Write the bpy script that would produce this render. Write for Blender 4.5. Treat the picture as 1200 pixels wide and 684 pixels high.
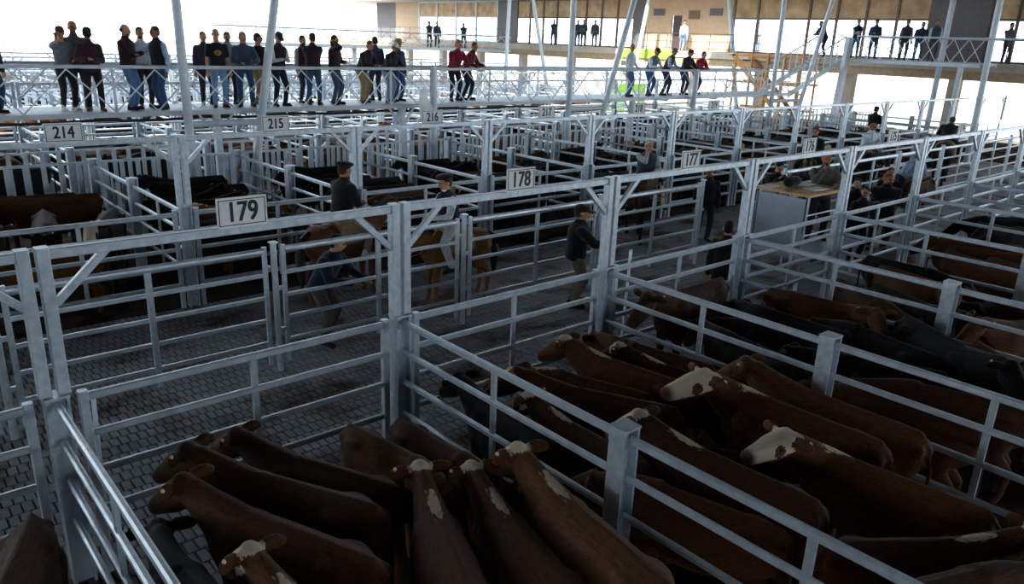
import bpy, bmesh, math, random
import numpy as np
from mathutils import Vector, Matrix, Euler

for o in list(bpy.data.objects):
    bpy.data.objects.remove(o, do_unlink=True)
scene = bpy.context.scene
C = scene.collection
R_ = math.radians
PI = math.pi
rnd = random.Random(7)

# ------------------------------------------------------------------ camera
FPX = 896.95
YAW, PITCH, ROLL = 0.72852, 0.316944, -0.0381533
EYE = np.array([0.0, 0.0, 4.5])


def cam_axes():
    cy, sy, cp, sp = math.cos(YAW), math.sin(YAW), math.cos(PITCH), math.sin(PITCH)
    f = np.array([sy * cp, cy * cp, -sp])
    r = np.array([cy, -sy, 0.0])
    d = np.cross(f, r)
    cr, sr = math.cos(ROLL), math.sin(ROLL)
    return np.array([cr * r + sr * d, -sr * r + cr * d, f])


AX = cam_axes()
cam_data = bpy.data.cameras.new('camera')
cam_data.sensor_width = 36.0
cam_data.lens = FPX / 1200.0 * 36.0
cam_data.clip_end = 600
cam = bpy.data.objects.new('camera', cam_data)
C.objects.link(cam)
m = Matrix.Identity(4)
for i in range(3):
    m[i][0], m[i][1], m[i][2], m[i][3] = AX[0][i], -AX[1][i], -AX[2][i], EYE[i]
cam.matrix_world = m
scene.camera = cam


def px_dir(px, py):
    return AX.T @ np.array([(px - 600) / FPX, (py - 342) / FPX, 1.0])


def on_z(px, py, z=0.0):
    v = px_dir(px, py)
    return EYE + v * ((z - EYE[2]) / v[2])


def on_y(px, py, y):
    v = px_dir(px, py)
    return EYE + v * (y / v[1])


def on_x(px, py, x):
    v = px_dir(px, py)
    return EYE + v * (x / v[0])


def to_px(p):
    c = AX @ (np.array(p, float) - EYE)
    return 600 + FPX * c[0] / c[2], 342 + FPX * c[1] / c[2]


# ------------------------------------------------------------------ light
world = bpy.data.worlds.new('bright_hazy_sky')
scene.world = world
world.use_nodes = True
wn = world.node_tree
bg = wn.nodes['Background']
bg.inputs[0].default_value = (0.80, 0.91, 1.0, 1)
bg.inputs[1].default_value = 4.5
sun_d = bpy.data.lights.new('sun', 'SUN')
sun_d.energy = 8.0
sun_d.angle = R_(1.5)
sun_d.color = (1.0, 0.93, 0.82)
sun = bpy.data.objects.new('sun', sun_d)
C.objects.link(sun)
sun.rotation_euler = (R_(12), R_(-52), 0)      # from the left, over the roofs, on to the building front
sun.location = (-40, 0, 40)
vs = scene.view_settings
vs.view_transform = 'Standard'
vs.look = 'None'
vs.gamma = 1.0
vs.use_curve_mapping = False
vs.exposure = 0.42

# ------------------------------------------------------------------ materials
MATS = {}


def nodes_of(name):
    mt = bpy.data.materials.new(name)
    mt.use_nodes = True
    nt = mt.node_tree
    return mt, nt, nt.nodes['Principled BSDF']


def mat(name, col, rough=0.7, metal=0.0, vary=0.18, scale=8.0, bump=0.0, spec=0.4, sheen=0.0, emit=0.0):
    """plain procedural material: base colour broken up by noise, optional bump"""
    if name in MATS:
        return MATS[name]
    mt, nt, b = nodes_of(name)
    tc = nt.nodes.new('ShaderNodeTexCoord')
    nz = nt.nodes.new('ShaderNodeTexNoise')
    nz.inputs['Scale'].default_value = scale
    nz.inputs['Detail'].default_value = 5
    nt.links.new(tc.outputs['Object'], nz.inputs['Vector'])
    rp = nt.nodes.new('ShaderNodeValToRGB')
    a = [max(0, c * (1 - vary)) for c in col[:3]]
    z = [min(1, c * (1 + vary)) for c in col[:3]]
    rp.color_ramp.elements[0].position = 0.3
    rp.color_ramp.elements[1].position = 0.7
    rp.color_ramp.elements[0].color = (*a, 1)
    rp.color_ramp.elements[1].color = (*z, 1)
    nt.links.new(nz.outputs['Fac'], rp.inputs['Fac'])
    nt.links.new(rp.outputs['Color'], b.inputs['Base Color'])
    b.inputs['Roughness'].default_value = rough
    b.inputs['Metallic'].default_value = metal
    b.inputs['Specular IOR Level'].default_value = spec
    if sheen:
        b.inputs['Sheen Weight'].default_value = sheen
        b.inputs['Sheen Roughness'].default_value = 0.5
    if bump:
        bp = nt.nodes.new('ShaderNodeBump')
        bp.inputs['Strength'].default_value = bump
        bp.inputs['Distance'].default_value = 0.02
        nt.links.new(nz.outputs['Fac'], bp.inputs['Height'])
        nt.links.new(bp.outputs['Normal'], b.inputs['Normal'])
    if emit:
        nt.links.new(rp.outputs['Color'], b.inputs['Emission Color'])
        b.inputs['Emission Strength'].default_value = emit
    MATS[name] = mt
    return mt


def hx(h):
    v = [int(h[i:i + 2], 16) / 255 for i in (0, 2, 4)]
    return tuple(c / 12.92 if c <= 0.04045 else ((c + 0.055) / 1.055) ** 2.4 for c in v)


def fabric(h):
    return mat('fabric_' + h, hx(h), 0.9, 0, 0.22, 18, 0.15, 0.2, 0.15)


GALV = mat('galvanised_steel', (0.50, 0.57, 0.64), 0.42, 0.55, 0.16, 14, 0.03, 0.5)
GALV2 = mat('galvanised_tube', (0.56, 0.63, 0.70), 0.38, 0.5, 0.14, 9, 0.02, 0.5)
PAINT = mat('white_painted_steel', (0.66, 0.73, 0.80), 0.5, 0.1, 0.08, 6)
PLATE = mat('sign_plate_white', (0.80, 0.82, 0.84), 0.5, 0, 0.06, 20)
BLACK = mat('black_paint', (0.012, 0.012, 0.014), 0.5, 0, 0.1)
SKIN = mat('skin', hx('c08a6c'), 0.6, 0, 0.08, 12)
SKIN2 = mat('skin_tanned', hx('a06a4c'), 0.6, 0, 0.08, 12)
EYEM = mat('eye_dark', (0.01, 0.008, 0.007), 0.15, 0, 0.05)
RUBBER = mat('black_rubber', (0.015, 0.016, 0.018), 0.6)
BEIGE = mat('beige_plaster', hx('d0b394'), 0.85, 0, 0.06, 3)
DGREY = mat('dark_corrugated_cladding', hx('6e6a6a'), 0.6, 0.2, 0.08, 4)
CONC = mat('pale_concrete', hx('c0b4a4'), 0.85, 0, 0.1, 2)
WOOD = mat('plywood', hx('c59a68'), 0.6, 0, 0.15, 6)
PAPER = mat('white_paper', (0.85, 0.86, 0.86), 0.8, 0, 0.03)
TAG = mat('ear_tag_cream', hx('f0d8a8'), 0.5, 0, 0.05)


def floor_material(name, c1, c2, dung, amount, spec=0.0):
    mt, nt, b = nodes_of(name)
    L = nt.links
    tc = nt.nodes.new('ShaderNodeTexCoord')
    oi = nt.nodes.new('ShaderNodeObjectInfo')
    geo = nt.nodes.new('ShaderNodeNewGeometry')
    n1 = nt.nodes.new('ShaderNodeTexNoise'); n1.inputs['Scale'].default_value = 0.9; n1.inputs['Detail'].default_value = 6
    n2 = nt.nodes.new('ShaderNodeTexNoise'); n2.inputs['Scale'].default_value = 14; n2.inputs['Detail'].default_value = 4
    L.new(geo.outputs['Position'], n1.inputs['Vector'])
    L.new(geo.outputs['Position'], n2.inputs['Vector'])
    mx = nt.nodes.new('ShaderNodeMix'); mx.data_type = 'RGBA'
    L.new(n2.outputs['Fac'], mx.inputs['Factor'])
    mx.inputs['A'].default_value = (*c1, 1); mx.inputs['B'].default_value = (*c2, 1)
    rp = nt.nodes.new('ShaderNodeValToRGB')
    rp.color_ramp.elements[0].position = 0.52 - amount; rp.color_ramp.elements[1].position = 0.66 - amount
    L.new(n1.outputs['Fac'], rp.inputs['Fac'])
    mx2 = nt.nodes.new('ShaderNodeMix'); mx2.data_type = 'RGBA'
    L.new(rp.outputs['Color'], mx2.inputs['Factor'])
    L.new(mx.outputs['Result'], mx2.inputs['A']); mx2.inputs['B'].default_value = (*dung, 1)
    L.new(mx2.outputs['Result'], b.inputs['Base Color'])
    b.inputs['Roughness'].default_value = 0.9
    b.inputs['Specular IOR Level'].default_value = spec
    bp = nt.nodes.new('ShaderNodeBump'); bp.inputs['Strength'].default_value = 0.4; bp.inputs['Distance'].default_value = 0.01
    L.new(n2.outputs['Fac'], bp.inputs['Height']); L.new(bp.outputs['Normal'], b.inputs['Normal'])
    MATS[name] = mt
    return mt


PAVER = floor_material('trodden_pavers', hx('a4a7ac'), hx('7c7e82'), hx('54493f'), 0.02, 0.12)
FLOORM = floor_material('dark_pen_floor', hx('4c4640'), hx('3a342e'), hx('241c16'), 0.06)
YARD = floor_material('pale_yard', hx('cfc8bc'), hx('b8b0a4'), hx('a39a8c'), -0.1)


def coat_material():
    """cattle coat: object colour = coat, object alpha = how much of the white pattern shows"""
    mt, nt, b = nodes_of('cattle_coat')
    L = nt.links
    oi = nt.nodes.new('ShaderNodeObjectInfo')
    at = nt.nodes.new('ShaderNodeAttribute'); at.attribute_name = 'marks'
    tc = nt.nodes.new('ShaderNodeTexCoord')
    sep = nt.nodes.new('ShaderNodeSeparateColor')
    L.new(at.outputs['Color'], sep.inputs['Color'])
    nz = nt.nodes.new('ShaderNodeTexNoise'); nz.inputs['Scale'].default_value = 11; nz.inputs['Detail'].default_value = 7
    L.new(tc.outputs['Object'], nz.inputs['Vector'])
    mp = nt.nodes.new('ShaderNodeMapping'); mp.inputs['Scale'].default_value = (60, 14, 60)
    L.new(tc.outputs['Object'], mp.inputs['Vector'])
    hair = nt.nodes.new('ShaderNodeTexNoise'); hair.inputs['Scale'].default_value = 1.0; hair.inputs['Detail'].default_value = 3
    L.new(mp.outputs['Vector'], hair.inputs['Vector'])

    def math_(op, a, b_):
        n = nt.nodes.new('ShaderNodeMath'); n.operation = op
        for i, v in enumerate((a, b_)):
            if hasattr(v, 'links'):
                L.new(v, n.inputs[i])
            else:
                n.inputs[i].default_value = v
        return n.outputs[0]
    face_on = math_('GREATER_THAN', oi.outputs['Alpha'], 0.75)
    poll_on = math_('GREATER_THAN', oi.outputs['Alpha'], 0.25)
    msk = math_('MAXIMUM', math_('MULTIPLY', sep.outputs['Red'], face_on), math_('MULTIPLY', sep.outputs['Green'], poll_on))
    msk = math_('ADD', msk, math_('MULTIPLY', math_('SUBTRACT', nz.outputs['Fac'], 0.5), 0.9))
    msk = math_('ADD', msk, math_('MULTIPLY', math_('SUBTRACT', hair.outputs['Fac'], 0.5), 0.8))
    rp = nt.nodes.new('ShaderNodeValToRGB')
    rp.color_ramp.elements[0].position = 0.44; rp.color_ramp.elements[1].position = 0.66
    L.new(msk, rp.inputs['Fac'])
    # coat tone with hair streaks
    mul = nt.nodes.new('ShaderNodeMix'); mul.data_type = 'RGBA'; mul.blend_type = 'MULTIPLY'
    mul.inputs['Factor'].default_value = 1.0
    hr = nt.nodes.new('ShaderNodeValToRGB')
    hr.color_ramp.elements[0].position = 0.3; hr.color_ramp.elements[1].position = 0.75
    hr.color_ramp.elements[0].color = (0.6, 0.6, 0.6, 1); hr.color_ramp.elements[1].color = (1.35, 1.3, 1.25, 1)
    L.new(hair.outputs['Fac'], hr.inputs['Fac'])
    L.new(oi.outputs['Color'], mul.inputs['A']); L.new(hr.outputs['Color'], mul.inputs['B'])
    mx = nt.nodes.new('ShaderNodeMix'); mx.data_type = 'RGBA'
    L.new(rp.outputs['Color'], mx.inputs['Factor'])
    L.new(mul.outputs['Result'], mx.inputs['A']); mx.inputs['B'].default_value = (*hx('d8c4ae'), 1)
    mx2 = nt.nodes.new('ShaderNodeMix'); mx2.data_type = 'RGBA'
    L.new(sep.outputs['Blue'], mx2.inputs['Factor'])
    L.new(mx.outputs['Result'], mx2.inputs['A']); mx2.inputs['B'].default_value = (*hx('5a3c32'), 1)
    L.new(mx2.outputs['Result'], b.inputs['Base Color'])
    b.inputs['Roughness'].default_value = 0.7
    b.inputs['Specular IOR Level'].default_value = 0.16
    b.inputs['Sheen Weight'].default_value = 0.06
    b.inputs['Sheen Roughness'].default_value = 0.45
    bp = nt.nodes.new('ShaderNodeBump'); bp.inputs['Strength'].default_value = 0.5; bp.inputs['Distance'].default_value = 0.015
    L.new(hair.outputs['Fac'], bp.inputs['Height']); L.new(bp.outputs['Normal'], b.inputs['Normal'])
    return mt


COAT = coat_material()


# ------------------------------------------------------------------ mesh helpers
def orth(d):
    d = Vector(d).normalized()
    up = Vector((0, 0, 1)) if abs(d.z) < 0.95 else Vector((0, 1, 0))
    s = d.cross(up).normalized()
    return d, s, s.cross(d).normalized()


class MB:
    def __init__(self):
        self.v, self.f = [], []

    def ring_loft(self, rings, cap=True):
        n = len(rings[0])
        b = len(self.v)
        for r in rings:
            self.v.extend([tuple(p) for p in r])
        for i in range(len(rings) - 1):
            for j in range(n):
                k = (j + 1) % n
                self.f.append((b + i * n + j, b + i * n + k, b + (i + 1) * n + k, b + (i + 1) * n + j))
        if cap:
            self.f.append(tuple(b + j for j in reversed(range(n))))
            self.f.append(tuple(b + (len(rings) - 1) * n + j for j in range(n)))
        return self

    def box(self, c, s, rz=0.0):
        cx, cy, cz = c
        x, y, z = s[0] / 2, s[1] / 2, s[2] / 2
        ca, sa = math.cos(rz), math.sin(rz)
        ring = lambda dz: [(cx + a * ca - b * sa, cy + a * sa + b * ca, cz + dz) for a, b in ((-x, -y), (x, -y), (x, y), (-x, y))]
        return self.ring_loft([ring(-z), ring(z)])

    def bar(self, p, q, w, h, ch=0.18):
        """rounded-rectangle bar from p to q: w sideways, h upwards"""
        p, q = Vector(p), Vector(q)
        d, s, u = orth(q - p)
        c = min(w, h) * ch
        a, b = w / 2, h / 2
        prof = [(-a + c, -b), (a - c, -b), (a, -b + c), (a, b - c), (a - c, b), (-a + c, b), (-a, b - c), (-a, -b + c)]
        return self.ring_loft([[e + s * x + u * y for x, y in prof] for e in (p, q)])

    def tube(self, p, q, r, r2=None, n=10):
        p, q = Vector(p), Vector(q)
        r2 = r if r2 is None else r2
        d, s, u = orth(q - p)
        an = [2 * PI * i / n for i in range(n)]
        return self.ring_loft([[p + (s * math.cos(a) + u * math.sin(a)) * r for a in an], [q + (s * math.cos(a) + u * math.sin(a)) * r2 for a in an]])

    def path(self, pts, r, n=8):
        pts = [Vector(p) for p in pts]
        rings = []
        an = [2 * PI * i / n for i in range(n)]
        for i, p in enumerate(pts):
            t = pts[min(i + 1, len(pts) - 1)] - pts[max(i - 1, 0)]
            d, s, u = orth(t)
            rr = r[i] if isinstance(r, (list, tuple)) else r
            rings.append([p + (s * math.cos(a) + u * math.sin(a)) * rr for a in an])
        return self.ring_loft(rings)

    def capsule(self, p, q, r1, r2, n=10, flat=1.0, side=None):
        """tapered capsule; flat squashes it along the u axis"""
        p, q = Vector(p), Vector(q)
        if (q - p).length < 1e-5:
            q = p + Vector((0, 0, 1e-3))
        d, s, u = orth(q - p)
        if side is not None:
            s = (Vector(side) - d * Vector(side).dot(d)).normalized()
            u = s.cross(d)
        an = [2 * PI * i / n for i in range(n)]
        rings = []
        for c, r, sg in ((p, r1, -1), (q, r2, 1)):
            tt = (80, 55, 25, 0) if sg < 0 else (0, 25, 55, 80)
            for t in tt:
                cr, sr = math.cos(R_(t)), math.sin(R_(t))
                rings.append([c + d * (sg * sr * r) + (s * math.cos(a) + u * math.sin(a) * flat) * r * cr for a in an])
        return self.ring_loft(rings)

    def ball(self, c, r, rot=None, n=12, m=8):
        rx, ry, rz = r if isinstance(r, (tuple, list)) else (r, r, r)
        M = rot or Matrix.Identity(3)
        c = Vector(c)
        rings = []
        for i in range(1, m):
            t = PI * i / m
            rings.append([c + M @ Vector((rx * math.sin(t) * math.cos(2 * PI * j / n), ry * math.sin(t) * math.sin(2 * PI * j / n), -rz * math.cos(t))) for j in range(n)])
        return self.ring_loft(rings)

    def sect(self, stations, n=16, power=2.0):
        """loft of ellipse sections: (centre, lateral axis, up axis, half width, half height)"""
        rings = []
        for c, s, u, w, h in stations:
            c, s, u = Vector(c), Vector(s), Vector(u)
            r = []
            for j in range(n):
                a = 2 * PI * j / n
                x = math.copysign(abs(math.cos(a)) ** (2 / power), math.cos(a))
                y = math.copysign(abs(math.sin(a)) ** (2 / power), math.sin(a))
                r.append(c + s * (w * x) + u * (h * y))
            rings.append(r)
        return self.ring_loft(rings)

    def mesh(self, name, smooth=False):
        me = bpy.data.meshes.new(name)
        me.from_pydata(self.v, [], self.f)
        bm = bmesh.new(); bm.from_mesh(me)
        bmesh.ops.recalc_face_normals(bm, faces=bm.faces)
        bm.to_mesh(me); bm.free()
        if smooth:
            for p in me.polygons:
                p.use_smooth = True
        return me

    def build(self, name, mt, parent=None, smooth=False, loc=None):
        me = self.mesh(name, smooth)
        me.materials.append(mt)
        return place(name, me, parent, loc)


def place(name, me, parent=None, loc=None, rz=0.0):
    o = bpy.data.objects.new(name, me)
    C.objects.link(o)
    if parent is not None:
        o.parent = parent
    if loc is not None:
        o.location = loc
    if rz:
        o.rotation_euler[2] = rz
    return o


def tag(o, label=None, cat=None, group=None, kind=None):
    if label: o['label'] = label
    if cat: o['category'] = cat
    if group: o['group'] = group
    if kind: o['kind'] = kind
    return o


def thing(name, label, cat, loc=(0, 0, 0), rz=0.0, group=None):
    o = bpy.data.objects.new(name, None)
    C.objects.link(o)
    o.empty_display_size = 0.2
    o.location = loc
    o.rotation_euler[2] = rz
    return tag(o, label, cat, group)


KIDS = {}


def kids(o):
    return [c for c in o.children]


def copy_tree(o, parent=None):
    c = o.copy()
    C.objects.link(c)
    c.parent = parent
    for ch in o.children:
        copy_tree(ch, c)
    return c


class Proto:
    """the first use hands out the thing itself, later uses hand out copies with their parts"""

    def __init__(self, root):
        self.root, self.used = root, False
        self.tree = [(c, list(c.children)) for c in root.children]

    def put(self, loc, rz=0.0, label=None, group=None, scale=None):
        if not self.used:
            r, self.used = self.root, True
        else:
            r = self.root.copy(); C.objects.link(r)
            for c, gs in self.tree:
                k = c.copy(); C.objects.link(k); k.parent = r
                for g in gs:
                    q = g.copy(); C.objects.link(q); q.parent = k
        r.location = loc
        r.rotation_euler = (0, 0, rz)
        if scale: r.scale = (scale,) * 3
        if label: r['label'] = label
        if group: r['group'] = group
        return r


def fuse(mb, voxel, smooth=4, name='body'):
    """fuse overlapping closed pieces into one continuous skin"""
    me = mb.mesh('tmp')
    ob = bpy.data.objects.new('tmp', me)
    C.objects.link(ob)
    md = ob.modifiers.new('r', 'REMESH'); md.mode = 'VOXEL'; md.voxel_size = voxel; md.use_smooth_shade = True
    if smooth:
        sm = ob.modifiers.new('s', 'SMOOTH'); sm.factor = 0.5; sm.iterations = smooth
    dg = bpy.context.evaluated_depsgraph_get()
    out = bpy.data.meshes.new_from_object(ob.evaluated_get(dg))
    out.name = name
    bpy.data.objects.remove(ob, do_unlink=True)
    bpy.data.meshes.remove(me)
    out.materials.clear()
    for p in out.polygons:
        p.use_smooth = True
    return out


# ------------------------------------------------------------------ layout (metres; X along the alleys, Y away from the camera)
P = 3.2                                   # pen width
GX = lambda k: 0.95 + P * k               # pen lines
YN, YG, YF = 6.4, 9.45, 12.8              # near pens' front, gate line, far pens' front
YS, YS2 = 18.5, 20.4                      # slatted fences either side of the lane under the walkway
YN2, YF2 = 26.2, 32.6                     # next alley
DECK = 2.70
NEAR_NO = lambda k: 179 - k
FAR_NO = lambda k: 214 + k

# ------------------------------------------------------------------ ground, floor, roof
YP0 = 5.4
fl = MB()
fl.box((-35, YP0 / 2 - 60, -0.15), (170, YP0 + 120, 0.30))
fl.box((-35, (YP0 + YF) / 2, -0.18), (170, YF - YP0, 0.30))          # recessed bed of the paved alley
fl.box((-35, (YF + 35) / 2, -0.15), (170, 35 - YF, 0.30))
fl.box((0, 77.5, -0.15), (76, 85, 0.30))
floor = tag(fl.build('floor', FLOORM), 'dark trodden concrete floor of the pens and alleys', 'floor', kind='structure')
gr = MB().box((40, 100, -0.24), (800, 800, 0.4))
ground = tag(gr.build('ground', YARD), 'bright pale yard beyond the covered pens', 'ground', kind='structure')

pv = []
for i in range(int((YF - YP0) / 0.2)):
    for j in range(-4, 400):
        x, y = 0.0 + j * 0.1 + (0.05 if i % 2 else 0), YP0 + 0.1 + i * 0.2
        u, v = to_px((x, y, 0))
        if -40 < u < 1240 and 100 < v < 720:
            pv.append((x, y))


def paver_geo(x, y, z, tilt):
    a, b = 0.0455, 0.0955
    t = 0.006
    top = [(-a + t, -b + t), (a - t, -b + t), (a - t, b - t), (-a + t, b - t)]
    bot = [(-a, -b), (a, -b), (a, b), (-a, b)]
    vs_ = [(x + p, y + q, z + tilt * p) for p, q in top] + [(x + p, y + q, -0.035) for p, q in bot]
    fs = [(0, 1, 2, 3), (0, 4, 5, 1), (1, 5, 6, 2), (2, 6, 7, 3), (3, 7, 4, 0)]
    return vs_, fs


pv.sort(key=lambda p: (p[0] - 2.4) ** 2 * 0.8 + (p[1] - 7.6) ** 2)     # the patch in front of pen 179 shows largest
pm = bpy.data.meshes.new('paver')
a_, f_ = paver_geo(0, 0, 0.0, 0.0)
pm.from_pydata(a_, [], f_); pm.materials.append(PAVER)
for x, y in pv[:300]:
    place('paver', pm, floor, (x, y, rnd.uniform(-0.004, 0.003)))
V, Fc = [], []
for x, y in pv[300:]:
    a_, f_ = paver_geo(x, y, rnd.uniform(-0.004, 0.003), rnd.uniform(-0.03, 0.03))
    b = len(V)
    V += a_; Fc += [tuple(b + i for i in q) for q in f_]
me = bpy.data.meshes.new('paving'); me.from_pydata(V, [], Fc); me.materials.append(PAVER)
tag(place('paving', me, floor), kind='stuff')

ROOF_Y = 26.5
ROOFM = mat('roof_sheet', (0.22, 0.23, 0.24), 0.6, 0.3, 0.06, 1)
for y0, y1, lb in ((-130.0, ROOF_Y, 'grey sheet metal roof high above the near pens'), (ROOF_Y + 7.5, 62.0, 'grey sheet metal roof high above the pens beyond the walkway')):
    rf = MB()
    for i in range(64):
        x = -119 + i * 2.5
        rf.box((x + 0.62, (y0 + y1) / 2, 9.56), (1.25, y1 - y0, 0.06))
        rf.box((x + 1.87, (y0 + y1) / 2, 9.50), (1.25, y1 - y0, 0.06))
    y = y0 + 3
    while y < y1:
        rf.box((-39, y, 9.3), (160, 0.2, 0.35))
        y += 5
    tag(rf.build('ceiling', ROOFM), lb, 'roof', kind='structure')

# ------------------------------------------------------------------ fence pieces
def h_column(h, w=0.17, d=0.16, t=0.022):
    mb = MB()
    mb.box((-w / 2 + t / 2, 0, h / 2), (t, d, h))
    mb.box((w / 2 - t / 2, 0, h / 2), (t, d, h))
    mb.box((0, 0, h / 2), (w, t, h))
    mb.box((0, 0, h - 0.01), (w + 0.01, d + 0.01, 0.02))
    return mb.mesh('column')


def add(me_or_mb, name, parent, mt=GALV):
    if isinstance(me_or_mb, MB):
        return me_or_mb.build(name, mt, parent)
    if not me_or_mb.materials:
        me_or_mb.materials.append(mt)
    return place(name, me_or_mb, parent)


N_RAILS = (1.66, 1.33, 0.99, 0.62)


def make_panel(L, rails, name, cat, off=0.2, post_h=1.72, bar_at=0.5, top_w=0.075, post_w=0.07):
    """straight railing panel along +x from off to L-off, with end posts and an upright bar"""
    t = thing(name, name, cat)
    for x in (off, L - off):
        add(MB().bar((x, 0, 0.0), (x, 0, post_h), post_w, post_w, 0.1), 'post', t)
    for i, z in enumerate(rails):
        h = top_w if i == 0 else top_w * 0.86
        add(MB().bar((off + 0.03, 0, z), (L - off - 0.03, 0, z), 0.05, h, 0.3), 'rail', t, GALV2)
    x = off + (L - 2 * off) * bar_at
    add(MB().bar((x, 0.0, 0.3), (x, 0.0, rails[0] - 0.03), 0.062, 0.034, 0.1), 'upright_bar', t)
    return t


panel_n = Proto(make_panel(P, N_RAILS, 'pen_railing', 'railing', 0.19))
panel_f = Proto(make_panel(P, (1.60, 1.31, 1.01, 0.71, 0.4), 'pen_railing', 'railing', 0.17, 1.68))


def make_divider(L, rails, name):
    """fence between two pens running along -y from the front line"""
    t = thing(name, name, 'fence')
    add(h_column(1.74), 'column', t)
    c = add(h_column(1.76), 'column', t); c.location = (0, -L / 2, 0)
    c = add(h_column(1.74), 'column', t); c.location = (0, -L, 0)
    for i, z in enumerate(rails):
        for a, b in ((-0.06, -L / 2 + 0.07), (-L / 2 - 0.07, -L + 0.07)):
            add(MB().bar((0, a, z), (0, b, z), 0.05, 0.075 if i == 0 else 0.062, 0.3), 'rail', t, GALV2)
    for f in (0.25, 0.75):
        add(MB().bar((0, -L * f, 0.3), (0, -L * f, rails[0] - 0.03), 0.034, 0.062, 0.1), 'upright_bar', t)
    return t


div_n = Proto(make_divider(6.2, N_RAILS, 'pen_divider_fence'))
div_f = Proto(make_divider(YS - YF, (1.60, 1.28, 0.95, 0.6), 'pen_divider_fence'))


def make_portal(z0, zt):
    """tall frame over a pen front: two posts, a beam, two knee braces"""
    t = thing('gate_portal', 'portal', 'gate frame')
    for s, x in ((1, 0.065), (-1, P - 0.065)):
        add(MB().bar((x, 0.0, z0), (x, 0.0, zt), 0.09, 0.10, 0.08), 'post', t)
        add(MB().bar((x + s * 0.03, 0.0, zt - 0.46), (x + s * 0.44, 0.0, zt - 0.07), 0.05, 0.06, 0.08), 'brace', t)
    add(MB().bar((0.1, 0, zt - 0.055), (P - 0.1, 0, zt - 0.055), 0.06, 0.08, 0.12), 'beam', t)
    return t


portal_n = Proto(make_portal(1.745, 2.92))
portal_f = Proto(make_portal(1.745, 2.88))


def make_gate():
    t = thing('alley_gate', 'gate', 'gate')
    for x in (0.13, P - 0.13):
        sti = add(MB().bar((x, 0, 0.12), (x, 0, 1.80), 0.06, 0.05, 0.15), 'stile', t)
    for i, z in enumerate((1.74, 1.41, 1.09, 0.77, 0.44)):
        if i == 0:
            add(MB().tube((0.15, 0, z), (P - 0.15, 0, z), 0.045, n=12), 'rail', t, GALV2)
        else:
            add(MB().bar((0.15, 0, z), (P - 0.15, 0, z), 0.045, 0.055, 0.3), 'rail', t, GALV2)
    add(MB().bar((P / 2, -0.01, 0.2), (P / 2, -0.01, 1.70), 0.075, 0.05, 0.15), 'upright_bar', t)
    for x in (P - 0.11,):
        add(MB().box((x + 0.02, 0, 1.52), (0.06, 0.05, 0.035)), 'latch', sti)
    return t


gate = Proto(make_gate())
gp = thing('gate_post', 'post', 'post')
add(MB().tube((0, 0, 0), (0, 0, 1.84), 0.042, n=12), 'pipe', gp, GALV2)
add(MB().box((0, 0, 1.845), (0.10, 0.10, 0.02)), 'cap', gp)
for z_ in (0.6, 1.2):
    add(MB().box((0.07, 0.0, z_), (0.075, 0.03, 0.06)), 'hinge_plate', gp)
gate_post = Proto(gp)


NEAR_PENS = ('pen 179 of the white-polled cattle', 'pen 178 of the white-faced cattle', 'pen 177 of the black cattle', 'pen 176 below the sale table', 'pen 175 past the sale table', 'pen 174 towards the alley end')
FAR_PENS = ('pen 214 at the outer end', 'pen 215 behind the brown horse', 'pen 216 behind the bay horse', 'pen 217 between two mounted men', 'pen 218 behind the blazed horse', 'pen 219 behind the sale party')


def pen_name(k, far=False):
    return (FAR_PENS if far else NEAR_PENS)[k] if 0 <= k <= 5 else None


for k in range(-1, 12):
    x = GX(k)
    nm = pen_name(k)
    nxt = pen_name(k - 1)
    g = None if nm else 'near row of pens'
    if k <= 11:
        panel_n.put((x, YN, 0), 0, f'galvanised four-rail railing across the front of {nm}' if nm else ('galvanised front railing of the unnumbered pen beside pen 179' if k < 0 else 'galvanised front railing past pen 174'), g)
        portal_n.put((x, YN - 0.0, 0), 0, f'tall galvanised frame with knee braces carrying the sign of {nm}' if nm else ('tall galvanised frame beside the frame of sign 179' if k < 0 else 'tall galvanised frame past sign 174'), g)
    if k >= 0:
        if nm and nxt:
            lb = f'galvanised rail fence shared by {nxt[:7]} and {nm}'
        elif k == 0:
            lb = 'galvanised rail fence at the outer end of the near row'
        else:
            lb = 'galvanised rail fence between near pens past pen 174'
        div_n.put((x, YN, 0), 0, lb, None if nm else 'near row of pens')
for k in range(-1, 12):
    if k in (4,):
        continue
    nm = pen_name(k)
    gate.put((GX(k), YG, 0), 0, f'galvanised five-rail gate across the alley from {nm}' if nm else ('galvanised five-rail alley gate beside the one facing pen 179' if k < 0 else 'galvanised five-rail alley gate past the one facing pen 174'), None if nm else 'alley gates')
for k in range(0, 12):
    nm = pen_name(k)
    gate_post.put((GX(k), YG, 0), 0, f'round galvanised gate post standing in the alley before {nm}' if nm else 'round galvanised gate post in the alley past pen 174', None if nm else 'alley gate posts')

for k in range(-1, 13):
    x = GX(k)
    nm, nxt = pen_name(k, True), pen_name(k - 1, True)
    g = None if nm else 'far row of pens'
    panel_f.put((x, YF, 0), 0, f'galvanised five-rail railing across the front of {nm}' if nm else ('galvanised front railing of the outermost far pen' if k < 0 else 'galvanised front railing in the far row past pen 219'), g)
    portal_f.put((x, YF, 0), 0, f'tall galvanised frame with knee braces carrying the sign of {nm}' if nm else ('tall galvanised frame at the outermost far pen' if k < 0 else 'tall galvanised frame in the far row past sign 219'), g)
    d = div_f.put((x, YF, 0), 0, f'galvanised rail fence shared by {nxt[:7]} and {nm}' if nm and nxt else ('galvanised rail fence on the outer side of pen 214' if k == 0 else 'galvanised rail fence in the far row past pen 219' if k > 0 else 'galvanised rail fence two pens out from pen 215'), None if nm and nxt else 'far row of pens')
    d.rotation_euler[2] = PI


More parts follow.
